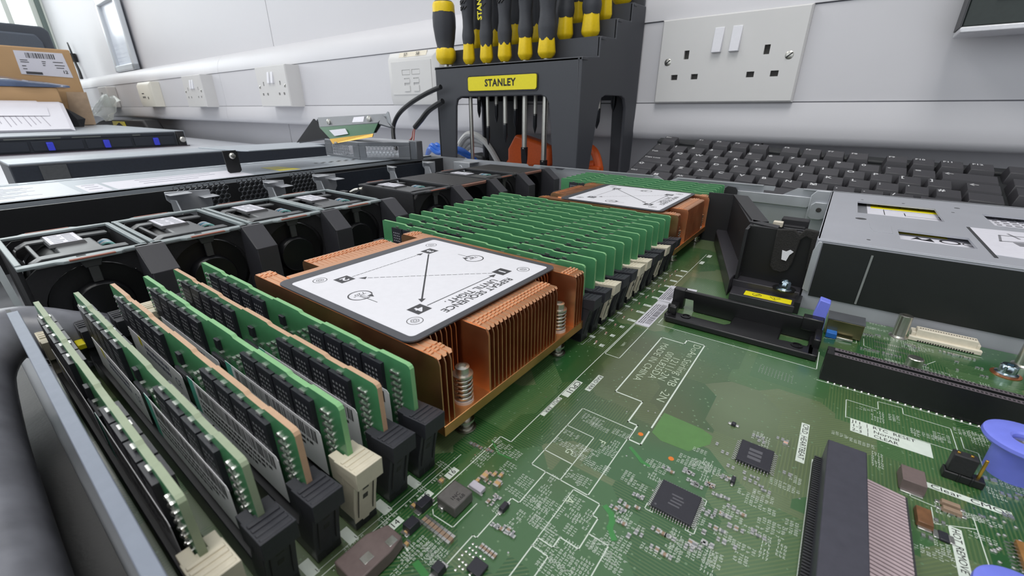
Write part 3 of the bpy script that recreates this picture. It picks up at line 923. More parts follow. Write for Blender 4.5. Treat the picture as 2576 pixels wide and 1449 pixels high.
P0, P1, P2, P3 = (-352, 323), (-266, 315), (-217, 352), (-300, 420)
for (a, b, c0, c1) in ((P0, P1, 4, 34), (P1, P2, 4, 28)):
    d = Vector((b[0] - a[0], b[1] - a[1], 0))
    L = d.length
    d.normalize()
    n = Vector((d.y, -d.x, 0))
    q = MB()
    for u0, u1, z0, z1 in ((0, L, 36.3, 39), (0, L, 52, 56), (0, c0 + (14 if a is P0 else 4), 39, 52), (L - 14, L, 39, 52)):
        q.hexa([tuple(Vector((a[0], a[1], z)) + d * u + n * w) for z in (z0, z1) for u, w in ((u0, 0), (u1, 0), (u1, .9), (u0, .9))])
    q.build('cage_wall', M_steeld, t, bevel=.3)
    o = Vector((a[0], a[1], 41.5)) + d * (c0 + (16 if a is P0 else 6)) + n * .2
    MB().honeycomb(o, d, (0, 0, 1), n, int((L - c0 - (34 if a is P0 else 22)) / 4.4), 4, 4.4, .7, .74).build('honeycomb_vent', M_steel, t)
MB().prism([P0, P1, P2, (-232, 372), (-300, 372), (-350, 360)], 56, 57).build('cage_top', M_steel, t, bevel=.3)
MB().box(-219, -205, 352, 362, 36.3, 58).build('end_block', M_steeld, t, bevel=.8)
MB().lathe((-318, 319, 53), [(3.6, 0), (3.6, 1.5), (2, 2.2)], 16, 'z').build('screw', M_nickel, t)
# folded bracket with riser card on top of the cage
t = thing('riser_card', 'green riser card with gold edge contacts under a folded steel bracket', 'riser card', (-300, 345, 57))
yb = 330
q = MB().hexa([(-446, 326, 46), (-445, 327, 46), (-350, 360, 57), (-351, 359, 57), (-384, 326, 82), (-383, 327, 82), (-384, 327, 82.2), (-385, 326, 82.2)][:0] or
              [(-440, 330, 48), (-354, 330, 58), (-354, 331, 58), (-440, 331, 48), (-384, 330, 81), (-382, 330, 81), (-382, 331, 81), (-384, 331, 81)])
q.build('bracket_end', M_blackm, t)
q = MB().hexa([(-383, 330, 82), (-365, 328, 70), (-365, 328, 71), (-383, 330, 83), (-233, 345, 87), (-238, 330, 78), (-238, 330, 79), (-233, 345, 88)][:0] or
              [(-365, 326, 70.4), (-239, 326, 78), (-233, 336, 87.6), (-383, 336, 81.6), (-365, 326, 71.4), (-239, 326, 79), (-233, 336, 88.6), (-383, 336, 82.6)])
q.build('bracket_top', M_steeld, t)
q = MB().hexa([(-445, 336, 46.5), (-383, 336.5, 81.6), (-233, 336.5, 87.6), (-270, 345, 66), (-445, 337.5, 46.5), (-383, 337.5, 81.6), (-233, 337.5, 87.6), (-270, 346, 66)])
q.build('bracket_back', M_steeld, t)
q = MB().hexa([(-364, 325, 71), (-331, 319, 57), (-240, 319, 67.5), (-238, 325, 78), (-364, 326, 71), (-331, 320, 57), (-240, 320, 67.5), (-238, 326, 78)])
card = q.build('green_card', mat('green_card_resin', (44, 96, 62), .4, var=.1), t)
MB().hexa([(-333, 318.6, 57.5), (-325, 317, 52), (-240, 317, 63.4), (-240, 318.6, 67), (-333, 319.4, 57.5), (-325, 318, 52), (-240, 318, 63.4), (-240, 319.4, 67)]).build('edge_contacts', M_gold, t)
MB().hexa([(-336, 321.6, 68), (-322, 319.6, 61.5), (-292, 319.6, 65), (-300, 321.6, 71), (-336, 322, 68), (-322, 320.2, 61.5), (-292, 320.2, 65), (-300, 322, 71)]).build('card_label', M_paper, t)
MB().hexa([(-292, 328, 77.6), (-270, 328.6, 78.6), (-274, 334, 84.6), (-296, 334, 83.4), (-292, 327.6, 78.2), (-270, 328.2, 79.2), (-274, 333.6, 85.2), (-296, 333.6, 84)]).build('bracket_label', M_paper, t)
for x, z in ((-345, 78), (-258, 82.5)):
    MB().lathe((x, 329, z), [(3.8, 0), (3.4, -1.5), (1.6, -2.4), (.2, -2.5)], 14, 'y').build('screw', M_nickel, t)
q = MB().hexa([(-236, 326, 76), (-216, 326, 73), (-216, 332, 73), (-236, 332, 86), (-236, 325, 78), (-217, 325, 75), (-217, 331, 75), (-236, 331, 88)])
q.hexa([(-238, 333, 84), (-228, 333, 91), (-226, 333, 90), (-214, 326, 75), (-238, 334, 84), (-228, 334, 91), (-226, 334, 90), (-214, 327, 75)])
q.build('bracket_foot', M_steeld, t, bevel=.4)

# ================================================================== FANS
M_strap = mat('worn_grey_strap', (84, 86, 88), .4, var=.08)
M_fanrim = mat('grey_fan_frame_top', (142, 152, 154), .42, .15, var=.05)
M_hub = mat('fan_hub_black', (20, 21, 24), .3, var=.05)


def make_fan(filler=False, light=True):
    """fan module with its near rear corner at y=0; x from -110 to -42, top at z 36"""
    t = thing('cooling_fan' if not filler else 'fan_blank', '', 'fan' if not filler else 'fan blank', (-76, 21, -5))
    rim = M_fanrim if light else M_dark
    q = MB()
    q.box(-110, -44, 0, 1.4, -5, 35)
    q.box(-110, -44, 41.2, 42.6, -5, 35)
    q.holeplate(1.4, 41.2, -5, 34, 21.3, 14.5, 18, -110, -108.6)
    q.holeplate(1.4, 41.2, -5, 34, 21.3, 14.5, 18, -44.5, -43)
    q.build('housing', M_blackm if not filler else M_black, t)
    if filler:
        q = MB().box(-112, -42, 1, 41.5, 33.5, 36)
        q.build('flat_top', mat('flat_filler_black', (48, 48, 50), .55, var=.06), t, bevel=1)
        q = MB().prism([(-42.4, 2), (-42.4, 40), (-38, 34), (-38, 8)], 34, 35.6)
        q.build('front_lip', mat('dusty_brown_edge', (120, 84, 72), .6), t)
        return t
    # top frame: rear bar with notch, side rails, front bar
    q = MB()
    q.prism([(-46, 0), (-46, 42.6), (-41.5, 42.6), (-41.5, 33.5), (-39.5, 32), (-39.5, 13), (-41.5, 11), (-41.5, 0)], 34.6, 36)
    q.prism([(-108, 0), (-108, 42.6), (-111, 42.6), (-112, 30), (-114, 28), (-114, 10), (-112, 8), (-111, 0)], 34.6, 36)
    q.box(-108, -46, 0, 2.1, 34.6, 36.4)
    q.box(-108, -46, 40.5, 42.6, 34.6, 36.4)
    q.build('top_frame', rim, t, bevel=.3)
    q = MB().box(-45.2, -43.6, 18, 21, 35.9, 36.1)
    q.build('frame_slot', M_ink, t)
    for e_ in ((-41, -39.2, 15, 30), (-114.4, -112.8, 11, 27)):
        MB().box(*e_, 35.6, 36.05).build('red_brown_edge', mat('red_brown_edging', (150, 88, 70), .6), t)
    # twin rotor bodies under the frame
    q = MB().lathe((-106, 21.3, 14.5), [(17.4, 0), (17.8, 2), (17.8, 26), (17.2, 28)], 28, 'x')
    q.lathe((-76, 21.3, 14.5), [(17.2, 0), (17.8, 2), (17.8, 28), (17.2, 30)], 28, 'x')
    q.build('rotor_body', M_black, t, smooth=50)
    q = MB().loft([[(-98, 14, 27), (-54, 14, 27), (-54, 34, 27), (-98, 34, 27)], [(-94, 16.5, 33), (-58, 16.5, 33), (-58, 31, 33), (-94, 31, 33)]])
    q.build('motor_cover', M_strap, t, bevel=.6)
    q = MB().loft([[(-107.6, 14.5, 33), (-83, 14.5, 33), (-83, 28, 33), (-107.6, 28, 33)], [(-107, 15, 34.2), (-84, 15, 34.2), (-84, 27.5, 34.2), (-107, 27.5, 34.2)]])
    q.build('label_pad', M_dark, t)
    q = MB().box(-106.4, -84.6, 15.6, 27, 34.2, 34.45)
    q.cur = 1
    for k in range(5):
        q.box(-104.5 + k * 4, -102.3 + k * 4, 17, 20.4 + (k % 2) * 1.2, 34.45, 34.5)
        q.box(-104.5 + k * 4, -101.8 + k * 4, 22, 25.4, 34.45, 34.5)
    q.build('label', [M_paper, mat('grey_label_print', (168, 170, 178), .6)], t)
    # finger grips: two bent straps
    for x0 in (-104, -66):
        q = MB()
        for k in range(3):
            y0 = 3.5
        path = [(x0 + 11, 36 - 0, 0)]
        pts = [(39, 33.6), (20, 34), (9, 34), (5, 32), (4, 28), (6, 24)]
        for dz in (0,):
            a = [(x0, y, z) for y, z in pts]
            b = [(x0 + 6.5, y, z) for y, z in pts]
            q.loft([[(x0, y, z), (x0 + 6.5, y, z), (x0 + 6.5, y - (.9 if z < 34 else 0), z - 1.2), (x0, y - (.9 if z < 34 else 0), z - 1.2)] for y, z in pts])
        q.build('grip_strap', M_strap, t, bevel=.3, smooth=50)
    MB().box(-97.5, -66, 8, 9.6, 31.5, 33.4).build('cross_rib', M_strap, t, bevel=.4)
    MB().box(-56, -54.5, 6, 36, 32.4, 33.2).build('cross_rib', M_dark, t, bevel=.3)
    # wires
    for k, cc in enumerate(((175, 178, 184), (84, 136, 160), (170, 174, 180), (100, 150, 146))):
        MB().tube([(-84 + k * 2.4, 30.5, 28), (-82 + k * 2.6, 32, 32.5), (-78 + k * 2.8, 35, 33), (-76 + k * 3, 38, 26)], .6, 5).build('wire', mat('fan_wire_%s' % 'abcd'[k], cc, .4), t)
    # rear hub and struts
    q = MB().lathe((-50, 21.3, 13.5), [(10.4, 0), (10.4, 8.2), (9.8, 9.6), (9.5, 9.8), (.5, 9.9)], 30, 'x')
    q.build('rotor_hub', M_hub, t, smooth=30)
    q = MB()
    for k in range(7):
        a = k * 2 * PI / 7 + .4
        c = Vector((0, math.cos(a), math.sin(a)))
        n_ = Vector((0, -c.z, c.y))
        o = Vector((-54, 21.3, 14.5))
        q.hexa([tuple(o + c * r_ + n_ * w + Vector((dx, 0, 0))) for r_ in (9, 17.6) for w, dx in ((-3.4, 0), (3.4, 5), (3.4, 6), (-3.4, 1))])
    q.build('rotor_blades', M_hub, t)
    q = MB().box(-43, -41.8, 20, 23.4, 24, 34.8)
    q.hexa([(-43, 19.2, 31), (-41.6, 19.2, 31), (-41.6, 24.4, 31), (-43, 24.4, 31), (-43, 18, 34.8), (-41, 18, 34.8), (-41, 25.6, 34.8), (-43, 25.6, 34.8)])
    q.build('latch_tab', mat('latch_grey', (66, 68, 68), .5), t, bevel=.3)
    return t


def make_wedge():
    """slanted corner block between two fans, its near edge at y=0"""
    t = thing('fan_bay_corner_block', '', 'fan bay block', (-36, 5, -5))
    MB().prism([(-44, 36), (-39.6, 36), (-27, 26.2), (-27, -5), (-44, -5)], 0, 10.6, 'y').build('block', mat('satin_black_block', (56, 56, 61), .42, var=.05, scale=2000), t, bevel=.25)
    MB().prism([(-39.6, 36.1), (-27, 26.3), (-27.4, 25.6), (-39.6, 35)], -.35, .1, 'y').build('bright_edge', M_dark, t)
    return t


fan_y = [.6, 44.4, 88.6, 131.6, 203.6, 291.5]
fl = ['black cooling fan nearest the camera, at the left end of the fan row', 'black cooling fan, second from the near end with pale blue wires',
      'black cooling fan, third from the near end', 'black cooling fan just before the gap in the row, with green wires',
      'black cooling fan just beyond the gap, beside the flat blank', 'farthest black cooling fan, between the two flat blanks']
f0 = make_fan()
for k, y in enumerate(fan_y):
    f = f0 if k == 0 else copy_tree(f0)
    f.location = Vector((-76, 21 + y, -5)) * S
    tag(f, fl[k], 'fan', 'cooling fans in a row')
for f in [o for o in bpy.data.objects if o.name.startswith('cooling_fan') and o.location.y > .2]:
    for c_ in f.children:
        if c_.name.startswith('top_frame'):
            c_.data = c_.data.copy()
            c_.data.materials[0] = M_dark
b0 = make_fan(True)
for k, y in enumerate((247.4, 336)):
    f = b0 if k == 0 else copy_tree(b0)
    f.location = Vector((-76, 21 + y, -5)) * S
    tag(f, ['flat-topped black fan blank between the two far fans', 'flat-topped black fan blank at the far end of the fan row'][k], 'fan blank', 'flat fan blanks')
w0 = make_wedge()
wl_ = ['nearest', 'second', 'third', 'fourth', 'fifth', 'sixth', 'seventh', 'farthest']
for k, y in enumerate((37.8, 82.6, 128.5, 173.4, 242, 288, 332, 378)):
    f = w0 if k == 0 else copy_tree(w0)
    f.location = Vector((-36, 5 + y, -5)) * S
    tag(f, 'slanted black corner block on the rear of the fan row, %s from the camera' % wl_[k] if k not in (0, 7) else 'slanted black corner block on the rear of the fan row, the %s one' % wl_[k], 'fan bay block', 'slanted blocks between the fans')
q = MB()
q.box(-44, -40, -3, 200, -5, 2)
q.box(-44, -40, 200, 396, -5, 2)
q.box(-112, -104, 186, 190, -5, 33)
q.build('fan_bay_rail', M_black, ch)
MB().hexa([(-44, -3, -5), (-41, -3, -5), (-41, -1, -5), (-44, -1, -5), (-112, -4, 34), (-109, -4, 34), (-109, -1.4, 34), (-112, -1.4, 34)]).build('corner_post', mat('dark_oiled_steel', (84, 92, 96), .4, .4), ch)
MB().prism([(132, 2), (132, 31), (134, 33), (140, 32.5), (142, 30), (142, 2)], 396.4, 398, 'y').build('side_pad', M_blackm, ch)
q = MB()
for y in (188, 192):
    q.tube([(-112, y, -4), (-112, y, 24), (-106, y + 6, 32), (-100, y + 8, 34)], 1.2, 8)
q.build('wire_guide', M_nickel, ch)

# ================================================================== MOTHERBOARD
def pcb_material():
    m = bpy.data.materials.new('green_solder_mask')
    m.use_nodes = True
    nt = m.node_tree
    b = nt.nodes['Principled BSDF']
    N = lambda t: nt.nodes.new('ShaderNode' + t)
    L = nt.links.new
    tc = N('TexCoord')

    def noise(scale, det=2, src=None):
        n = N('TexNoise')
        n.inputs['Scale'].default_value = scale
        n.inputs['Detail'].default_value = det
        L(src or tc.outputs['Object'], n.inputs['Vector'])
        return n

    def ramp(src, a, b_):
        r = N('MapRange')
        r.inputs[1].default_value, r.inputs[2].default_value = a, b_
        L(src, r.inputs[0])
        return r.outputs[0]

    def mix(f, a, b_):
        x = N('Mix')
        x.data_type = 'RGBA'
        if isinstance(f, float):
            x.inputs[0].default_value = f
        else:
            L(f, x.inputs[0])
        for i, v in ((6, a), (7, b_)):
            if isinstance(v, tuple):
                x.inputs[i].default_value = rgb(v)
            else:
                L(v, x.inputs[i])
        return x.outputs[2]
    # copper pours: blocky cells of differing green, greyed to stand for glare
    vo = N('TexVoronoi')
    vo.inputs['Scale'].default_value = 38
    vo.distance = 'CHEBYCHEV'
    L(tc.outputs['Object'], vo.inputs['Vector'])
    cell = N('Separate' + 'Color')
    L(vo.outputs['Color'], cell.inputs[0])
    base = mix(ramp(cell.outputs[0], .35, .65), (62, 102, 60), (94, 112, 78))
    base = mix(ramp(cell.outputs[1], .68, .78), base, (38, 86, 44))
    base = mix(ramp(noise(9).outputs[0], .56, .66), base, (70, 84, 46))
    # bundles of parallel traces, direction chosen per cell
    tr = None
    for k, (ang, th) in enumerate(((0, (.0, .34)), (R(90), (.36, .6)), (R(45), (.62, .82)))):
        mp = N('Mapping')
        mp.inputs['Rotation'].default_value = (0, 0, ang)
        L(tc.outputs['Object'], mp.inputs[0])
        w = N('TexWave')
        w.bands_direction = 'X'
        w.inputs['Scale'].default_value = 360
        w.inputs['Distortion'].default_value = 0
        L(mp.outputs[0], w.inputs['Vector'])
        mu = N('Math')
        mu.operation = 'MULTIPLY'
        L(ramp(w.outputs[0], .5, .8), mu.inputs[0])
        g1 = N('Math'); g1.operation = 'GREATER_THAN'; g1.inputs[1].default_value = th[0]
        g2 = N('Math'); g2.operation = 'LESS_THAN'; g2.inputs[1].default_value = th[1]
        L(cell.outputs[2], g1.inputs[0]); L(cell.outputs[2], g2.inputs[0])
        g3 = N('Math'); g3.operation = 'MULTIPLY'
        L(g1.outputs[0], g3.inputs[0]); L(g2.outputs[0], g3.inputs[1])
        L(g3.outputs[0], mu.inputs[1])
        if tr is None:
            tr = mu.outputs[0]
        else:
            ad = N('Math'); ad.operation = 'ADD'
            L(tr, ad.inputs[0]); L(mu.outputs[0], ad.inputs[1])
            tr = ad.outputs[0]
    sc = N('Math'); sc.operation = 'MULTIPLY'; sc.inputs[1].default_value = .3
    L(tr, sc.inputs[0])
    base = mix(sc.outputs[0], base, (116, 132, 82))
    # vias
    v2 = N('TexVoronoi')
    v2.inputs['Scale'].default_value = 420
    L(tc.outputs['Object'], v2.inputs['Vector'])
    via = N('Math'); via.operation = 'LESS_THAN'; via.inputs[1].default_value = .13
    L(v2.outputs['Distance'], via.inputs[0])
    base = mix(via.outputs[0], base, (104, 134, 98))
    L(base, b.inputs['Base Color'])
    b.inputs['Roughness'].default_value = .3
    b.inputs['Specular IOR Level'].default_value = .6
    b.inputs['Coat Weight'].default_value = .7
    b.inputs['Coat Roughness'].default_value = .14
    bp = N('Bump')
    bp.inputs['Strength'].default_value = .25
    bp.inputs['Distance'].default_value = .0001
    L(tr, bp.inputs['Height'])
    L(bp.outputs[0], b.inputs['Normal'])
    return m


M_pcb = pcb_material()
M_pcbedge = mat('pcb_edge_green', (92, 116, 66), .5)
mb = thing('motherboard', 'large green server motherboard crowded with white lettering and tiny parts', 'motherboard', (150, 180, -1.6))
BQ = MB()
BQ.prism([(-12, -4.5), (320, -4.5), (320, 238.6), (205.8, 238.6), (205.8, 397), (-12, 397)], -1.6, 0)
BM = [M_pcb]


def onboard(q, m_):
    """printed patterns belong to the board's own mesh"""
    if m_ not in BM:
        BM.append(m_)
    b = len(BQ.v)
    BQ.v += q.v
    BQ.f += [tuple(i + b for i in f) for f in q.f]
    BQ.m += [BM.index(m_)] * len(q.f)


q = MB()
for x, y in ((20, 6), (150, 20), (300, 20), (300, 230), (150, 370), (10, 370), (60, 200)):
    q.cyl((x, y, -5.8), 3, 4.2, 'z', 10)
q.build('standoff_foot', M_steel, mb)

# ---------------- sockets and latches
M_sock = mat('black_socket', (28, 29, 33), .42, var=.08)
M_latchb = mat('charcoal_latch', (46, 47, 54), .55, var=.06, scale=1200, bump=.15)
M_latchi = mat('ivory_latch', (214, 206, 186), .42, var=.04, scale=700)
YS = [i * 9.9 for i in range(6)] + [142.2 + i * 9.9 for i in range(12)] + [345 + i * 9.4 for i in range(6)]
PAT = 'IBBIBB' + 'BBIBBIIBBIBB' + 'BBIBBI'


def latch_mb(side):
    q = MB()
    q.loft([[(128, -2.9, 0), (134, -2.9, 0), (134, 2.9, 0), (128, 2.9, 0)], [(129, -3.1, 8), (135.2, -3.1, 8), (135.2, 3.1, 8), (129, 3.1, 8)],
            [(132.6, -3.1, 17.5), (137.6, -3.1, 17.5), (137.6, 3.1, 17.5), (132.6, 3.1, 17.5)]])
    q.loft([[(131, -3.4, 17.2), (139.2, -3.4, 16.6), (139.2, 3.4, 16.6), (131, 3.4, 17.2)], [(131, -3.4, 20.6), (139.6, -3.4, 21.6), (139.6, 3.4, 21.6), (131, 3.4, 20.6)]])
    for k in range(4):
        q.box(133 + k * 1.7, 133.9 + k * 1.7, -3, 3, 20.6, 21.25 + .12 * k)
    # fork that grips the module
    q.box(128.4, 133, -3.2, -1, 14, 20.7)
    q.box(128.4, 133, 1, 3.2, 14, 20.7)
    q.cur = 1
    e = .25
    q.hexa([(134.6 + e, -.8, 6.6), (135 + e, .8, 6.6), (134.6 + e, .8, 6.6), (134.6, -.8, 6.6)][:0] or [(135.1, -.7, 9.6), (135.7, -.7, 9.6), (135.7, .7, 9.6), (135.1, .7, 9.6), (135.5, -.7, 11.4), (136.1, -.7, 11.4), (136.1, .7, 11.4), (135.5, .7, 11.4)])
    q.hexa([(135.8, -.9, 13), (136.5, -.9, 13), (136.5, .9, 13), (135.8, .9, 13), (136.2, -.9, 15), (136.9, -.9, 15), (136.9, .9, 15), (136.2, .9, 15)])
    for y in (-2, 2):
        q.hexa([(134.5, y - .12, 4), (134.75, y - .12, 4), (134.75, y + .12, 4), (134.5, y + .12, 4), (137, y - .12, 15.5), (137.25, y - .12, 15.5), (137.25, y + .12, 15.5), (137, y + .12, 15.5)])
    if side < 0:
        q.v = [(133.4 - x, y, z) for x, y, z in q.v]
    return q


socks = {}
for k, (y, c) in enumerate(zip(YS, PAT)):
    if c not in socks:
        q = MB()
        q.box(-1, 134.4, -3, -.8, .4, 8.4)
        q.box(-1, 134.4, .8, 3, .4, 8.4)
        q.box(-.9, 134.3, -2.9, 2.9, .2, 4)
        s = q.build('memory_socket', M_sock, mb, org=(0, 0, 0), bevel=.2)
        ml = [M_latchi if c == 'I' else M_latchb, M_slot if c == 'I' else M_ink]
        for sd in (1, -1):
            la = latch_mb(sd).build('latch', ml, s, org=(0, 0, 0), bevel=.25)
            la['label'] = 'ivory end latch' if c == 'I' else 'charcoal end latch'
        socks[c] = s
        s.location = (Vector((0, y, 0)) - ORG[mb.name]) * S
    else:
        s = copy_tree(socks[c], mb)
        s.location = (Vector((0, y, 0)) - ORG[mb.name]) * S

# ---------------- silkscreen: outlines, words, reference marks
def SB(name, m_=None, **k):
    onboard(k['q'], m_ or M_silk)


q = MB()


def pl(pts, w=.25, closed=False):
    pts = pts + ([pts[0]] if closed else [])
    for a, b in zip(pts, pts[1:]):
        q.line(a, b, w)


pl([(142, 40), (142, 73), (146, 73), (146, 137.5), (146.3, 300)], .28)
pl([(137.3, 12), (137.3, 60)], .2)
pl([(161, 165), (161, 115.8), (171, 115.8), (171, 103.2), (174.2, 103.2), (174.2, 95.6), (178.2, 95.6), (178.2, 102.6)], .5)
pl([(178.2, 105), (178.2, 169), (170.8, 169), (170.8, 165), (161, 165)], .5)
pl([(156, 100.3), (174, 100.3), (174, 69.5), (160.8, 69.5), (160.8, 56.8)], .28)
pl([(156, 100.3), (156, 69.5), (160.8, 69.5)], .28)
pl([(156, 89.8), (165.5, 89.8), (165.5, 69.5)], .25)
pl([(156, 76.4), (165.4, 76.4)], .28)
pl([(170, 68.9), (177.7, 68.9), (177.7, 64.8), (179.2, 64.8), (179.2, 54.8), (174.2, 54.8), (174.2, 51.6), (170.1, 51.6), (170.1, 40)], .28)
pl([(170, 68.9), (170, 51.6)], .22)
pl([(160.8, 56.8), (158.4, 56.8), (158.4, 42.8), (157.3, 42.8), (157.3, 20)], .28)
pl([(179.3, 59.7), (184.4, 59.7), (184.4, 40)], .25)
pl([(170, 49.1), (174.5, 49.1), (174.5, 20)], .25)
pl([(146.6, 170.2), (152.9, 170.2), (152.9, 137.3), (146.6, 137.3)], .32, True)
pl([(155, 178), (155, 184)], .3)
pl([(155, 176), (218, 176), (218, 192)], .3)
pl([(218.6, 167.8), (262, 167.8), (300, 167.8)], .25)
pl([(220.4, 119.7), (220.4, 60)], .3)
pl([(227.7, 159.8), (227.7, 148.2)], .22)
pl([(227.7, 159.8), (236.5, 159.8), (236.5, 165), (243.1, 165.6), (243.1, 161.6), (254.6, 161.6), (254.8, 149.3)], .22)
pl([(227.7, 148.6), (254.8, 148.9)], .22)
pl([(256.5, 158), (256.5, 152), (259.5, 152), (259.5, 146)], .22)
pl([(233, 217.3), (233, 209.7), (235.5, 208.7)], .2)
pl([(218.9, 208), (230.4, 210.4), (230.4, 214.4)], .2)
pl([(256, 211.5), (253, 206.5)], .2)
pl([(248.5, 230.5), (248.4, 226.4), (271.6, 226.4)], .2)
pl([(242, 129), (242, 120), (247, 119.6)], .22)
pl([(246, 118.8), (246, 113), (254, 117)], .2)
pl([(254, 121), (254.6, 100)], .2)
pl([(143.6, 43), (144, 50)], .2)
pl([(144.4, 42), (145.6, 41), (152, 41.4), (152.2, 50)], .25)
pl([(142.4, 31.5), (147.8, 31)], .3)
for x, y in ((188.3, 86.6), (199.5, 86.6), (199.5, 74.6), (187.4, 74.6)):
    a = 1 if x > 193 else -1
    b_ = 1 if y > 80 else -1
    pl([(x - a * 2, y), (x, y), (x, y - b_ * 2)], .2)
for k in range(18):
    y = YS[k]
    if k < 6 or k > 5:
        pl([(134.8, y - 4), (135.6, y - 4), (135.6, y + 4)], .14)
for k in range(5):
    q.rect((131, YS[k] + 3.9, 0), (1, 0, 0), (0, 1, 0), 5, 2.4)
for k in range(6, 17):
    q.rect((134.5, YS[k] + 4, 0), (1, 0, 0), (0, 1, 0), 2.6, 1.8)
SB('silkscreen_outline', q=q)

q = MB()
boxes = [(146.3, 102.4, 149, 113.5), (146, 89, 147.7, 100.8), (151.5, 110.1, 153.6, 121.6), (216.4, 116.3, 218.6, 136.6), (229, 141.3, 248.6, 148.5),
         (245.5, 126.6, 262, 128.8), (248.6, 96, 251, 114.4)]
for x0, y0, x1, y1 in boxes:
    q.rect((x0, y0, 0), (1, 0, 0), (0, 1, 0), x1 - x0, y1 - y0)
for k, y in enumerate([256.7, 246.6, 236.2, 226, 215.9, 205.9, 193.7, 184, 172.8, 163.7, 153.3, 142.5]):
    w = 2 if k > 8 else 4
    q.rect((141.7, y - 1.1, 0), (1, 0, 0), (0, 1, 0), w, 2.2)
    q.rect((139.2, y - 1.1, 0), (1, 0, 0), (0, 1, 0), .5, 2.2)
for y in (53, 43.2, 33.2, 23.3):
    q.rect((138.9, y - 1.6, 0), (1, 0, 0), (0, 1, 0), 2.2, 4)
q.rect((147.2, 277, 0), (1, 0, 0), (0, 1, 0), 2.4, 6)
q.rect((147.6, 294, 0), (1, 0, 0), (0, 1, 0), 2.6, 6)
SB('silkscreen_block', q=q)

q = MB()
D, UX = (0, -1, 0), (1, 0, 0)
T = lambda s, x, y, sz, U=D, V=UX, **k: q.text(s, (x, y, .05), U, V, sz, k.pop('e', .02), k.pop('bold', .0), k.pop('align', 'LEFT'), **k)
T('CPU1', 147.65, 113.1, 3.1, bold=.0, sx=1.15)
T('CPU1_ERR', 146.9, 100.5, 1.9, sx=1.1)
T('RAID ERR', 152.55, 121.3, 2.1, sx=1.15)
T('CPLD_HEARTBEAT', 217.5, 136.2, 2.2, sx=1)
T('J11  |  RTC  RESET', 229.4, 147.2, 2.2, (1, 0, 0), (0, 1, 0), sx=.92)
T('1-2  |  Normal', 229.4, 144.9, 2.2, (1, 0, 0), (0, 1, 0), sx=.92)
T('2-3  |  CLEAR', 229.4, 142.6, 2.2, (1, 0, 0), (0, 1, 0), sx=.92)
T('Clear  CMOS', 246.6, 127.7, 2.3, (1, 0, 0), (0, 1, 0), sx=1.2)
T('HOT_REMOVE', 249.8, 114, 2.1)
for k, y in enumerate([256.7, 246.6, 236.2, 226, 215.9, 205.9, 193.7, 184, 172.8, 163.7, 153.3, 142.5]):
    T(str(1 + k), 143.1, y - .2, 1.9, (0, 1, 0), (-1, 0, 0), align='CENTER')
for k, y in enumerate((53, 43.2, 33.2, 23.3)):
    T(str(16 - k), 140, y + .4, 2.4, (0, 1, 0), (-1, 0, 0), align='CENTER')
SB('silkscreen_dark_lettering', M_ink, q=q)
q = MB()
T('DoAn Stirling MB  -2N', 175.6, 167.5, 4.3, sx=1.2, bold=-.012)
T('12111-2N', 171.6, 152, 4.1, sx=1.18, bold=-.012)
T('00YL825DA', 168.3, 154.6, 4.1, sx=1.14, bold=-.012)
T('MADE IN CHINA', 164.2, 160.5, 4.0, sx=1.14, bold=-.012)
T('LABEL', 149.8, 151, 1.5)
T('G', 162.2, 81.4, 3.2)
T('F', 168.2, 90.4, 3.2)
T('A', 170.8, 66.3, 3.2)
T('E', 253, 150.5, 3, (1, 0, 0), (0, 1, 0)) if False else None
SB('silkscreen_lettering', mat('silkscreen_pale', (196, 210, 188), .5), q=q)

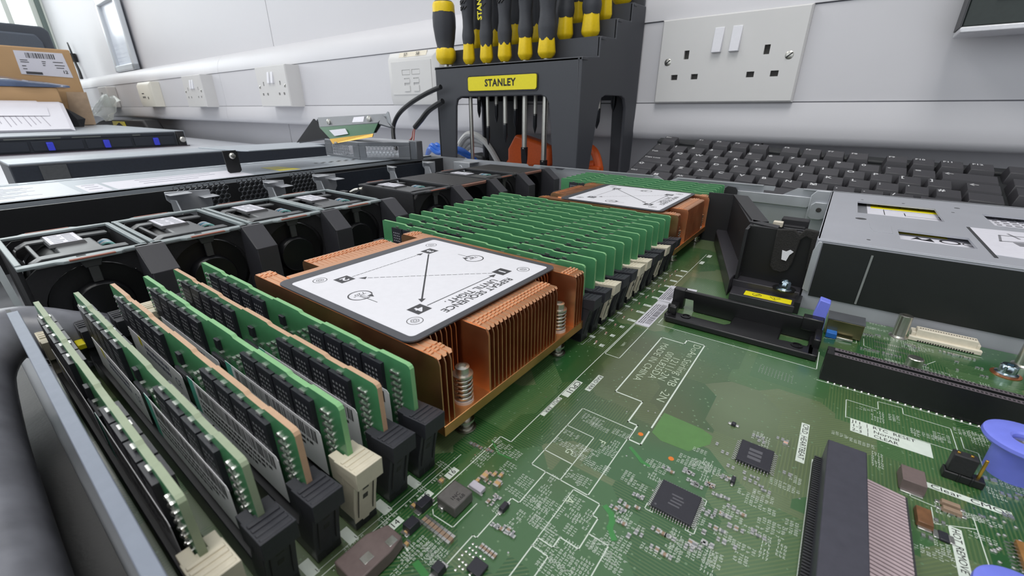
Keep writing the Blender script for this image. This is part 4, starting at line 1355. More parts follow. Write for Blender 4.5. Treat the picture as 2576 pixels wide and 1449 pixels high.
# dense groups of unreadable reference marks
CL= [(161.6, 96.5), (158.9, 86.7), (159.5, 81.8), (165.7, 82.0), (165.1, 94.8), (171.6, 96.2), (171.9, 91.0), (171.4, 86.9), (166.7, 84.0), (166.9, 79.9), (171.6, 79.9), (167.7, 72.6), (171.6, 72.4), (163.9, 67.7), (164.4, 62.0), (163.6, 58.6), (151.9, 64.1), (158.2, 62.9), (158.5, 58.6), (167.0, 57.0), (168.5, 60.4), (172.1, 65.4), (173.9, 62.2), (177.1, 64.6), (169.6, 54.7), (175.4, 57.7), (173.0, 53.2), (176.6, 61.6), (181.6, 58.4), (184.6, 58.0), (177.5, 53.9), (178.0, 50.2), (182.3, 51.0), (176.8, 46.9), (187.2, 56.4), (172.7, 49.9), (163.3, 52.1), (158.1, 51.7), (151.4, 35.1), (152.7, 32.4), (154.7, 34.6), (148.9, 31.3), (180.2, 81.4), (183.5, 80.2), (185.1, 90.0), (186.1, 86.3), (191.6, 97.2), (195.0, 97.4), (197.6, 96.1), (184.0, 69.3), (186.9, 67.6), (196.4, 70.7), (199.6, 69.3), (197.6, 66.7), (203.2, 70.9), (193.0, 64.3), (187.3, 61.6), (184.7, 61.9), (143.3, 63.4), (150.5, 69.4), (146.4, 68.2), (144.5, 70.6), (232.5, 156.9), (236.4, 155.5), (240.7, 157.0), (245.5, 152.6), (248.7, 152.7), (252.0, 154.4), (226.5, 136.9), (231.6, 136.3), (235.7, 131.1), (206.1, 120.8), (208.3, 118.8), (196.5, 100.5), (193.5, 103.5), (196.7, 98.1), (208.5, 94.8), (211.2, 96.2), (215.3, 103.7), (217.4, 108.2), (211.1, 92.5), (214.2, 87.6), (218.2, 90.6), (217.0, 83.2), (213.9, 80.9), (209.9, 77.9), (211.8, 83.6), (205.9, 86.2), (199.0, 78.6), (205.3, 78.7), (209.9, 74.6), (204.4, 69.7), (199.0, 70.6), (252.2, 120.8), (254.7, 121.2), (260.6, 134.8), (264.0, 140.1), (248.3, 119.8), (255.9, 121.1), (254.9, 114.5), (245.2, 102.3), (246.9, 105.2), (243.2, 130.4), (259.0, 161.2), (261.1, 160.5), (238.6, 237.5), (238.8, 231.5), (242.0, 240.0), (234.9, 231.6), (248.2, 221.9), (249.4, 219.4), (242.8, 223.2), (252.8, 221.9), (255.3, 221.3), (241.8, 200.9), (243.0, 200.3), (237.1, 199.7), (251.8, 201.8), (255.8, 201.2), (260.3, 199.8), (261.6, 198.2), (264.2, 199.5), (268.7, 200.3), (137.1, 53.7), (137.1, 44.4), (137.1, 33.6), (138.2, 26.0), (137.1, 23.2), (150.8, 34.1), (154.0, 32.9), (150.0, 28.0), (148.8, 30.2)]
q = MB()
rng = random.Random(11)
nch = 0


def glyph(x, y, s, ax):
    """one tiny character-like mark"""
    u = (0, -1) if ax else (1, 0)
    v = (1, 0) if ax else (0, 1)
    P = lambda a, b: (x + (u[0] * a + v[0] * b) * s, y + (u[1] * a + v[1] * b) * s)
    k = rng.randrange(5)
    t = .17 * s
    seg = {0: [((0, 0), (0, 1)), ((0, 1), (.55, 1)), ((.55, 1), (.55, 0)), ((.55, 0), (0, 0))],
           1: [((.28, 0), (.28, 1))], 2: [((0, 0), (0, 1)), ((0, 1), (.5, .8)), ((0, .5), (.55, 0))],
           3: [((0, 1), (.55, 1)), ((.55, 1), (.1, 0))], 4: [((0, 0), (.55, 0)), ((0, 1), (0, 0)), ((0, .5), (.55, .5)), ((.55, .5), (.55, 0))]}[k]
    for a, b in seg:
        q.line(P(*a), P(*b), t, .035)


for cx, cy in CL:
    ax = rng.random() < .62
    rows, cols = rng.randint(3, 7), rng.randint(3, 6)
    s = .62
    for r_ in range(rows):
        for c_ in range(cols):
            if rng.random() < .12:
                continue
            if ax:
                glyph(cx + (r_ - rows / 2) * 1.05, cy - (c_ - cols / 2) * .72, s, 1)
            else:
                glyph(cx + (c_ - cols / 2) * .72, cy + (r_ - rows / 2) * 1.05, s, 0)
for k in range(12):      # strings of marks along the memory sockets
    for c_ in range(7):
        glyph(136.2 + rng.random() * .2, YS[6 + k] + 4 - c_ * .75, .6, 1)
        glyph(137.8, YS[k % 6] + 3 - c_ * .75, .6, 1)
SB('reference_marks', q=q)

# small metal pads and vias
q = MB()
for k in range(11):
    for r_ in range(6):
        q.rect((200 + k * 1.1, 166 - r_ * 1.1 - k * .1, 0), (1, 0, 0), (0, 1, 0), .3, .3)
for k in range(24):
    q.rect((236.6 + k * .62, 216.4, 0), (1, 0, 0), (0, 1, 0), .3, 1.6)
    q.rect((236.6 + k * .62, 211.2, 0), (1, 0, 0), (0, 1, 0), .3, 1.6)
for k in range(60):
    q.rect((rng.uniform(140, 262), rng.uniform(10, 130), 0), (1, 0, 0), (0, 1, 0), .4, .4)
onboard(q, M_solder)
q = MB()
for x, y in ((187.4, 95.5), (204.1, 64), (176.5, 100)):
    q.cyl((x, y, 0), .8, .06, 'z', 14)
onboard(q, mat('orange_ink_dot', (222, 122, 44), .5))
q = MB()
q.prism([(179, 114.6), (191, 114), (194.8, 112.4), (195, 108.3), (191.7, 103.4), (190.6, 101.4), (182.4, 101), (179, 103)], .005, .025)
onboard(q, mat('lighter_green_pour', (84, 128, 66), .3, var=.06, coat=.3))
q = MB()
for pts, w in (([(176.4, 92.5), (178.6, 91), (181, 89.3), (183, 89)], 1.1), ([(179.4, 69), (181.2, 68), (182.3, 66.3), (182.7, 64.1), (184.5, 62.2)], 1.4), ([(141, 70), (146, 67), (150, 67.5)], .5), ([(152, 30), (158, 29), (165, 26)], 1.6)):
    for i_, (a, b) in enumerate(zip(pts, pts[1:])):
        q.line(a, b, w, .03 + .012 * i_)
onboard(q, mat('wide_trace_green', (64, 132, 70), .3))
BQ.build('circuit_board', BM, mb, smooth=0)


# ---------------- parts on the board
def qfp(cx, cy, sx, sy, h, n, pl_, marks, name='quad_flat_chip'):
    b_ = MB().loft([[(cx - sx / 2, cy - sy / 2, .25), (cx + sx / 2, cy - sy / 2, .25), (cx + sx / 2, cy + sy / 2, .25), (cx - sx / 2, cy + sy / 2, .25)],
                    [(cx - sx / 2, cy - sy / 2, h), (cx + sx / 2, cy - sy / 2, h), (cx + sx / 2, cy + sy / 2, h), (cx - sx / 2, cy + sy / 2, h)]])
    o = b_.build(name, M_chip, mb, bevel=.12)
    q = MB()
    nx, ny = n if isinstance(n, tuple) else (n, n)
    for k in range(nx):
        x = cx - sx / 2 + sx * (k + .5) / nx
        for s_ in (-1, 1):
            q.box(x - .13, x + .13, min(cy + s_ * sy / 2, cy + s_ * (sy / 2 + pl_ * .45)), max(cy + s_ * sy / 2, cy + s_ * (sy / 2 + pl_ * .45)), .5, .75)
            q.box(x - .13, x + .13, min(cy + s_ * (sy / 2 + pl_ * .4), cy + s_ * (sy / 2 + pl_)), max(cy + s_ * (sy / 2 + pl_ * .4), cy + s_ * (sy / 2 + pl_)), .02, .3)
    for k in range(ny):
        y = cy - sy / 2 + sy * (k + .5) / ny
        for s_ in (-1, 1):
            q.box(min(cx + s_ * sx / 2, cx + s_ * (sx / 2 + pl_ * .45)), max(cx + s_ * sx / 2, cx + s_ * (sx / 2 + pl_ * .45)), y - .13, y + .13, .5, .75)
            q.box(min(cx + s_ * (sx / 2 + pl_ * .4), cx + s_ * (sx / 2 + pl_)), max(cx + s_ * (sx / 2 + pl_ * .4), cx + s_ * (sx / 2 + pl_)), y - .13, y + .13, .02, .3)
    q.build('pins', M_solder, o, org=ORG[o.name])
    q = MB()
    for (x, y, w, hh) in marks:
        q.rect((cx + x, cy + y, h), (1, 0, 0), (0, 1, 0), w, hh, .01)
    if marks:
        q.build('marking', mat('faint_chip_marking', (92, 92, 98)), o, org=ORG[o.name], smooth=0)
    return o


rng = random.Random(2)
qfp(193.4, 80.6, 10, 10, 1.2, 16, .9, [(-1.6 + .25 * (k % 3), -2 + k * 1.1, 2.8, .45) for k in range(4)] + [(-4.3, -4.3, .5, .5)])['label'] = 'square dark chip with fine pins and faint marking'
qfp(206.8, 110.4, 8.6, 9.6, 1.2, (11, 11), 1.1, [(-1.8, -2.6, 3.4, 1.2), (-1.8, -.8, 3.4, 1.2), (-1.8, 1, 3.4, 1.2)])['label'] = 'dark chip with thick silver pins'
for o in (bpy.data.objects['quad_flat_chip.001'],):
    pass
q = MB().box(144.6, 151, 43.3, 50, .3, 3.6)
o = q.build('power_inductor', mat('grey_ferrite', (98, 96, 94), .55, var=.1, scale=800, bump=.2), mb, bevel=.35)
q = MB()
q.text('1NC', (148.5, 46.2, 3.6), (0, 1, 0), (-1, 0, 0), 1.5, .02, .01, 'CENTER')
q.text('R68', (149.9, 46.8, 3.6), (0, 1, 0), (-1, 0, 0), 1.5, .02, .01, 'CENTER')
q.build('marking', M_ink, o, org=ORG[o.name], smooth=0)
MB().box(145.4, 147.2, 42.6, 43.6, 0, 1.4).box(145.4, 147.2, 49.8, 50.6, 0, 1.4).build('solder_tab', M_solder, o, org=ORG[o.name], bevel=.3)
q = MB().box(147.4, 151.6, 52.2, 54.4, .3, 1.6)
o = q.build('pale_ceramic_fuse', mat('pale_lavender_ceramic', (196, 192, 204), .4), mb, bevel=.2)
MB().box(147.0, 152.1, 52, 52.6, 0, .8).build('solder_tab', M_solder, o, org=ORG[o.name])


def blk(name, x0, x1, y0, y1, h, ax='y', col=None):
    o = MB().loft([[(x0, y0, .2), (x1, y0, .2), (x1, y1, .2), (x0, y1, .2)], [(x0 + .15, y0 + .15, h), (x1 - .15, y0 + .15, h), (x1 - .15, y1 - .15, h), (x0 + .15, y1 - .15, h)]]).build(name, col or M_chip, mb, bevel=.12)
    q = MB()
    if ax == 'y':
        q.box(x0 + .3, x1 - .3, y0 - .9, y0 + .1, 0, .45).box(x0 + .3, x1 - .3, y1 - .1, y1 + .9, 0, .45)
    else:
        q.box(x0 - .9, x0 + .1, y0 + .3, y1 - .3, 0, .45).box(x1 - .1, x1 + .9, y0 + .3, y1 - .3, 0, .45)
    q.build('solder_tab', M_solder, o, org=ORG[o.name], bevel=.1)
    return o


blk('diode', 140.8, 143.4, 39.3, 43.2, 2.2)
blk('diode', 142.7, 145.6, 33.6, 37, 2.2)
blk('diode', 158, 159.6, 51.6, 54.3, 1.4)
blk('diode', 203, 204.2, 96, 98.4, 1.2)
blk('transistor', 198.2, 199.6, 121, 122.6, 1, 'x')
blk('diode', 155.8, 158.4, 30.4, 33, 2)
blk('diode', 250.6, 252, 98, 99, .8)
qfp(163.6, 37.2, 3.6, 3.4, 1.1, 0, .2, [])
blk('resistor_network', 246.2, 248.2, 107.6, 110.8, .7, 'x')
q = MB().prism([(139.5, 26.2), (141.5, 30.8), (146.6, 30.8), (147.4, 27), (147.4, 18), (139.5, 18)], .3, 4)
o = q.build('power_inductor', mat('mauve_ferrite', (112, 98, 96), .5, var=.08, scale=700, bump=.2), mb, bevel=.3)
MB().box(144.6, 146.6, 27.4, 29.6, 4, 4.15).box(143.4, 145.6, 21.6, 24, 4, 4.15).build('solder_pad', M_solder, o, org=ORG[o.name], bevel=.05)
# trimmed inductor and lcc chip at the right
blk('power_inductor', 239.6, 244.8, 121.4, 128.2, 3.4, 'y', mat('mauve_ferrite', (112, 98, 96)))
blk('regulator_chip', 242.2, 245.4, 109.6, 115.6, 1.6, 'y', mat('brown_amber_chip', (120, 84, 56), .4, var=.3, scale=400))
qfp(264, 112.4, 8, 9, 1.6, (6, 8), 1.6, [], 'amber_chip').active_material = mat('amber_chip_resin', (150, 108, 60), .35, var=.3, scale=300)
for y in (121, 118.6):
    blk('tantalum_capacitor', 247.8, 251.6, y, y + 1.6, 1.3, 'x', mat('ceramic_brown', (150, 128, 108)))

# chip capacitors and resistors: the biggest hundred are parts, the rest one stuff part
SM= [(181.6, 72.5), (185.0, 67.0), (187.2, 64.6), (188.3, 66.6), (184.9, 76.8), (185.8, 77.0), (188.1, 90.6), (189.2, 90.3), (192.0, 93.5), (193.1, 93.2), (194.9, 90.3), (196.0, 89.6), (198.3, 91.8), (199.3, 91.6), (148.9, 59.1), (149.5, 56.9), (153.2, 58.4), (154.3, 52.1), (155.3, 53.7), (155.8, 54.6), (160.6, 47.6), (161.8, 48.0), (165.1, 48.1), (163.4, 48.8), (185.9, 73.4), (200.5, 82.0), (201.3, 76.3), (192.4, 70.1), (193.6, 70.2), (194.8, 70.2), (199.4, 71.8), (200.3, 71.7), (181.7, 69.8), (183.4, 70.6), (183.7, 72.2), (193.8, 65.3), (195.6, 65.2), (202.1, 73.4), (139.2, 65.3), (137.0, 65.0), (142.6, 66.0), (143.8, 66.2), (191.9, 92.7), (193.0, 92.9), (195.0, 89.6), (196.0, 89.8), (198.5, 92.3), (199.7, 92.0), (202.1, 96.7), (202.3, 97.4), (201.6, 89.6), (203.5, 90.0), (205.6, 87.9), (207.9, 87.2), (203.4, 84.3), (204.1, 84.3), (205.8, 81.9), (207.3, 82.1), (203.3, 79.1), (204.8, 79.3), (201.9, 73.6), (203.7, 73.7), (205.8, 76.5), (208.1, 76.6), (198.9, 70.1), (200.1, 71.0), (196.7, 109.4), (198.8, 106.9), (201.3, 102.2), (205.5, 102.2), (207.6, 102.0), (207.3, 100.0), (210.0, 99.7), (210.8, 98.7), (207.9, 118.5), (206.2, 120.2), (212.4, 123.4), (213.0, 121.6), (214.4, 108.9), (215.8, 108.7), (200.8, 82.9), (201.2, 76.5), (210.8, 84.2), (211.9, 83.2), (259.0, 139.9), (260.9, 140.1), (243.9, 131.5), (262.7, 135.3), (260.3, 126.4), (261.3, 126.7), (255.6, 122.4), (244.7, 106.9), (246.4, 114.1), (249.7, 118.9), (265.1, 143.2), (264.8, 137.4), (233.1, 222.0), (234.0, 222.2), (234.9, 222.4), (235.9, 222.6), (237.7, 224.5), (238.7, 224.3), (259.8, 223.0), (261.1, 222.7), (263.3, 222.8), (264.6, 222.6), (266.2, 222.2), (267.4, 222.3), (233.4, 206.2), (234.8, 206.4), (236.1, 206.6), (237.5, 206.8), (247.7, 221.5), (249.0, 221.7), (250.2, 220.0), (262.4, 221.8), (262.7, 215.8), (268.5, 214.9), (261.9, 207.9), (268.8, 208.2), (251.4, 205.8), (252.1, 204.9), (239.4, 207.0), (240.7, 206.3), (242.0, 206.5), (243.4, 206.7)]
M_end = M_solder


def smd(q, x, y, l, w, h, vert):
    a, b = (w, l) if vert else (l, w)
    e = .28
    q.cur = 0
    if vert:
        q.box(x - a / 2, x + a / 2, y - b / 2 + b * e, y + b / 2 - b * e, .02, h)
    else:
        q.box(x - a / 2 + a * e, x + a / 2 - a * e, y - b / 2, y + b / 2, .02, h)
    q.cur = 1
    for s_ in (-1, 1):
        if vert:
            y0, y1 = sorted((y + s_ * b / 2, y + s_ * (b / 2 - b * e)))
            q.box(x - a / 2 - .03, x + a / 2 + .03, y0, y1, .02, h + .05)
        else:
            x0, x1 = sorted((x + s_ * a / 2, x + s_ * (a / 2 - a * e)))
            q.box(x0, x1, y - b / 2 - .03, y + b / 2 + .03, .02, h + .05)
    return q


tan = mat('ceramic_tan', (196, 160, 110))
brn = mat('ceramic_brown', (150, 128, 108), .5, var=.1)
gry = mat('ceramic_grey', (128, 132, 134), .5, var=.1)
big = [(145.4 + k * 1.25, 38.4, 2.5, 1.05, 1, True, brn) for k in range(8)] + [(161 + k * .95, 41.6, 1.6, .7, .6, True, brn) for k in range(5)]
big += [(148.6, 57.6, 2.4, 1.5, 1.3, True, tan), (150.2, 59.8, 2, .9, .8, True, tan), (151.8, 60.6, 2, .9, .8, True, tan), (153, 57.6, 2.4, 1.5, 1.2, True, tan), (147.8, 55.4, 1.8, .9, .8, True, tan),
        (139.9, 49.4, 1.9, 1.2, .8, True, tan), (140, 39.6, 1.9, 1.2, .8, True, tan), (140.6, 29.9, 1.9, 1.2, .8, True, tan), (144.2, 33.6, 1.8, .9, .8, True, tan), (146.6, 31.6, 1.8, .9, .8, True, tan), (139.2, 20, 1.9, 1.2, .8, True, tan)]
big += [(139.7, YS[6 + k] + 1.2, 1.2, 1, .7, False, mat('led_lens', (214, 170, 150), .3)) for k in range(12)]
big += [(213.3, 121.9, 1.8, 1.1, .8, True, mat('led_lens', (214, 170, 150)))]
rng = random.Random(4)
rest = MB()
restm = [gry, M_end]
cnt = 0
allp = big + [(x, y, 1.5, .85, .5, rng.random() < .5, rng.choice((gry, brn, gry))) for x, y in SM[:100 - len(big)]]
for x, y, l, w, h, v, m_ in allp:
    smd(MB(), x, y, l, w, h, v).build('chip_capacitor', [m_, M_end], mb, smooth=0)
for x, y in SM[100 - len(big):]:
    smd(rest, x, y, 1.3, .7, .45, rng.random() < .5)
for x, y in SM:
    for k in (-1, 1):
        if rng.random() < .5:
            smd(rest, x + k * 1.3, y, 1.2, .65, .42, True)
for k in range(0):
    smd(rest, rng.uniform(176, 215), rng.uniform(60, 75), 1.2, .6, .4, rng.random() < .5)
o = rest.build('small_chip_components', restm, mb, smooth=0)
o['kind'] = 'stuff'
q = MB()
for i in range(7):
    for j in range(5):
        if rng.random() < .8:
            q.lathe((158.6 + j * 1.1 + rng.random() * .3, 34.2 + i * 1.15, 0), [(.32, 0), (.3, .2), (.05, .3)], 8)
q.build('solder_dot', M_solder, mb)
q = MB()
for k in range(30):
    q.lathe((rng.uniform(255, 262), rng.uniform(108, 124), 0), [(.4, 0), (.36, .3), (.05, .45)], 8)
q.build('solder_dot', M_solder, mb)

# long expansion slot
q = MB()
q.box(219.2, 300, 169, 171.9, 0, 11.2)
q.box(219.2, 300, 172.9, 175.6, 0, 11.2)
q.box(219.3, 299.9, 169.1, 175.5, 0.05, 6)
q.box(219.4, 221.2, 169.2, 175.4, 0.1, 11.19)
q.cur = 1
for k in range(72):
    for y in (169.7, 174.1):
        q.box(222.4 + k * 1, 222.95 + k * 1, y, y + .9, 11.2, 11.26)
o = q.build('expansion_slot', [mat('slot_black', (24, 25, 26), .4, var=.1, scale=600), M_ink], mb)
q = MB()
for k in range(28):
    q.lathe((222 + k * 2.0, 168.3, 0), [(.42, 0), (.42, .25), (.2, .5), (.02, .55)], 10)
q.build('solder_dot', M_solder, o, org=ORG[o.name])
q = MB()
for y in (170.2, 174.4):
    q.rect((221.4, y - 1.05, 11.2), (1, 0, 0), (0, 1, 0), 78, 2.1, .02)
q.build('contact_band', mat('warm_grey_band', (98, 90, 96), .5), o, org=ORG[o.name])

# tall dark riser connector with ribbed side, lower right
q = MB().box(222, 230.6, 40, 118.6, .4, 9.4)
o = q.build('riser_connector', mat('slate_connector_plastic', (66, 66, 76), .42, var=.1, scale=500, bump=.1), mb, bevel=.3)
q = MB()
for k in range(88):
    q.box(220.4, 222.1, 41 + k * .88, 41.45 + k * .88, .05, 3)
q.build('connector_pins', M_dark, o, org=ORG[o.name])
q = MB()
for k in range(66):
    y = 40.6 + k * 1.14
    q.hexa([(230.6, y, .3), (240, y, .3), (240, y + .74, .3), (230.6, y + .74, .3), (230.6, y, 3.9), (240, y, 2.6), (240, y + .74, 2.6), (230.6, y + .74, 3.9)])
q.build('ribbed_side', mat('pinkish_grey_ribs', (186, 168, 172), .4, var=.05), o, org=ORG[o.name])
MB().hexa([(230.6, 40, .2), (240.6, 40, .2), (240.6, 116, .2), (230.6, 116, .2), (230.6, 40, 3.4), (240.6, 40, 2.1), (240.6, 116, 2.1), (230.6, 116, 3.4)]).build('ribbed_base', M_dark, o, org=ORG[o.name])

# header with jumper (three pins, cap on two)
q = MB().box(249.4, 257.6, 133.6, 136.8, .1, 2.4)
q.box(252.2, 252.8, 133.3, 137.1, .1, 2.6)
q.box(254.8, 255.4, 133.3, 137.1, .1, 2.6)
o = q.build('pin_header', M_black, mb, bevel=.3)
q = MB()
for x in (250.8, 253.4, 256.2):
    q.box(x - .32, x + .32, 134.9, 135.5, 0, 8.6)
q.build('header_pin', M_gold, o, org=ORG[o.name], bevel=.1)
MB().box(249.8, 254.8, 133.8, 136.6, 2.5, 8.2).build('jumper_cap', M_blackm, o, org=ORG[o.name], bevel=.3)

# cream flat cable connector
q = MB().box(248.6, 271.6, 228, 230, 0, 2)
q.box(250.6, 269.8, 229.6, 233.6, 0, 5.2)
q.box(249.2, 271, 230, 235, 0, 3.6)
o = q.build('flat_cable_connector', M_ivory, mb, bevel=.3)
q = MB()
for k in range(22):
    q.box(251.6 + k * .82, 252.05 + k * .82, 227.9, 228.4, .02, .8)
    q.box(251.6 + k * .82, 252.0 + k * .82, 231.2, 231.9, 5.2, 5.25)
q.build('contact_slots', M_slot, o, org=ORG[o.name])
# standoffs and screws
for x, y, r, h in ((245.4, 229.2, 2.5, 10.4), (283.4, 228, 2.6, 10.5)):
    MB().lathe((x, y, 0), [(3.6, 0), (3.5, .4), (2.6, .9), (r, 1.2), (r, h), (r * .85, h + .2), (1.3, h + .2), (1.2, h - 3)], 26).build('threaded_standoff', M_nickel, mb)
MB().lathe((247.8, 198.6, 0), [(3.2, 0), (3.1, .3), (2.6, .8), (2.5, 4.8), (2.2, 5.1), (.05, 5.2)], 26).build('round_spacer', M_nickel, mb)
q = MB().lathe((276.4, 215.5, 0), [(4.4, 0), (4.4, .25), (3.2, .3)], 26)
q.cur = 1
q.lathe((276.4, 215.5, .3), [(3.4, 0), (3.4, .5), (2.6, .9), (2.5, 3.6), (2.1, 4), (1.2, 3.9), (1.1, 2.8)], 6 * 4, mod=lambda a, h: 1 + (.07 * math.cos(6 * a) if 1 < h < 3.8 else 0))
q.build('mounting_screw', [mat('copper_ring', (196, 120, 76), .35, .9), mat('blued_nickel', (178, 196, 206), .2, 1)], mb)
# usb cage near the card holder
q = MB().box(218.6, 231.6, 212.5, 222, .4, 7.6)
o = q.build('metal_port_cage', mat('olive_tinned_steel', (132, 122, 92), .25, .9, var=.25, scale=120), mb, bevel=.3)
q = MB().box(218.4, 231.8, 212.4, 222.2, 7.6, 7.9)
q.build('cage_top', M_steeld, o, org=ORG[o.name])
MB().box(219.2, 223, 208.6, 212.6, .2, 2.6).build('port_tongue', mat('blue_port_plastic', (38, 108, 190), .4), o, org=ORG[o.name], bevel=.2)
MB().box(223, 229, 209.2, 210.6, .1, 1.2).build('solder_tab', M_nickel, o, org=ORG[o.name], bevel=.2)

# white barcode labels stuck on the board
for nm, (x0, x1, y0, y1), lb in (('barcode_label', (146.2, 153, 170.6, 203.2), ''), ('barcode_label', (144.9, 153.6, 203.4, 228.6), '')):
    q = MB()
    if y0 > 200:
        q.prism([(145.2, 203.4), (153.4, 203.8), (153.8, 221.8), (159.6, 223.2), (158.8, 230), (144.8, 228)], .04, .12)
    else:
        q.prism([(x0, y0), (x1, y0), (x1, y1), (x0, y1)], .04, .12)
    q.cur = 1
    rr = random.Random(int(y0))
    y = y0 + 3
    while y < y1 - 4:
        w = rr.choice((.25, .4, .7))
        q.rect((x0 + 3.6, y, .12), (1, 0, 0), (0, 1, 0), 2.6, w, .01)
        y += w + rr.choice((.3, .5))
    for k in range(3):
        yy = y0 + 2
        while yy < y1 - 5:
            l = rr.uniform(.5, 1.4)
            q.rect((x0 + .8 + k * .95, yy, .12), (1, 0, 0), (0, 1, 0), .5, l, .01)
            yy += l + .35
    o = q.build(nm, [M_paper, mat('label_print', (70, 70, 74))], mb)
    tag(o, '', '') if False else None

# ================================================================== MEMORY MODULES
M_dg = mat('dimm_green', (72, 134, 90), .45, var=.1, scale=220, coat=.2)
M_eg = mat('dimm_edge_green', (128, 182, 126), .5, var=.05)
M_ep = mat('dimm_edge_pale', (150, 163, 136), .55, var=.05)
M_et = mat('dimm_edge_tan', (194, 160, 130), .55, var=.05)
M_mlabel = mat('bright_module_label', (244, 243, 248), .5, var=.02)
M_teal = mat('teal_label_corner', (96, 190, 170), .5)


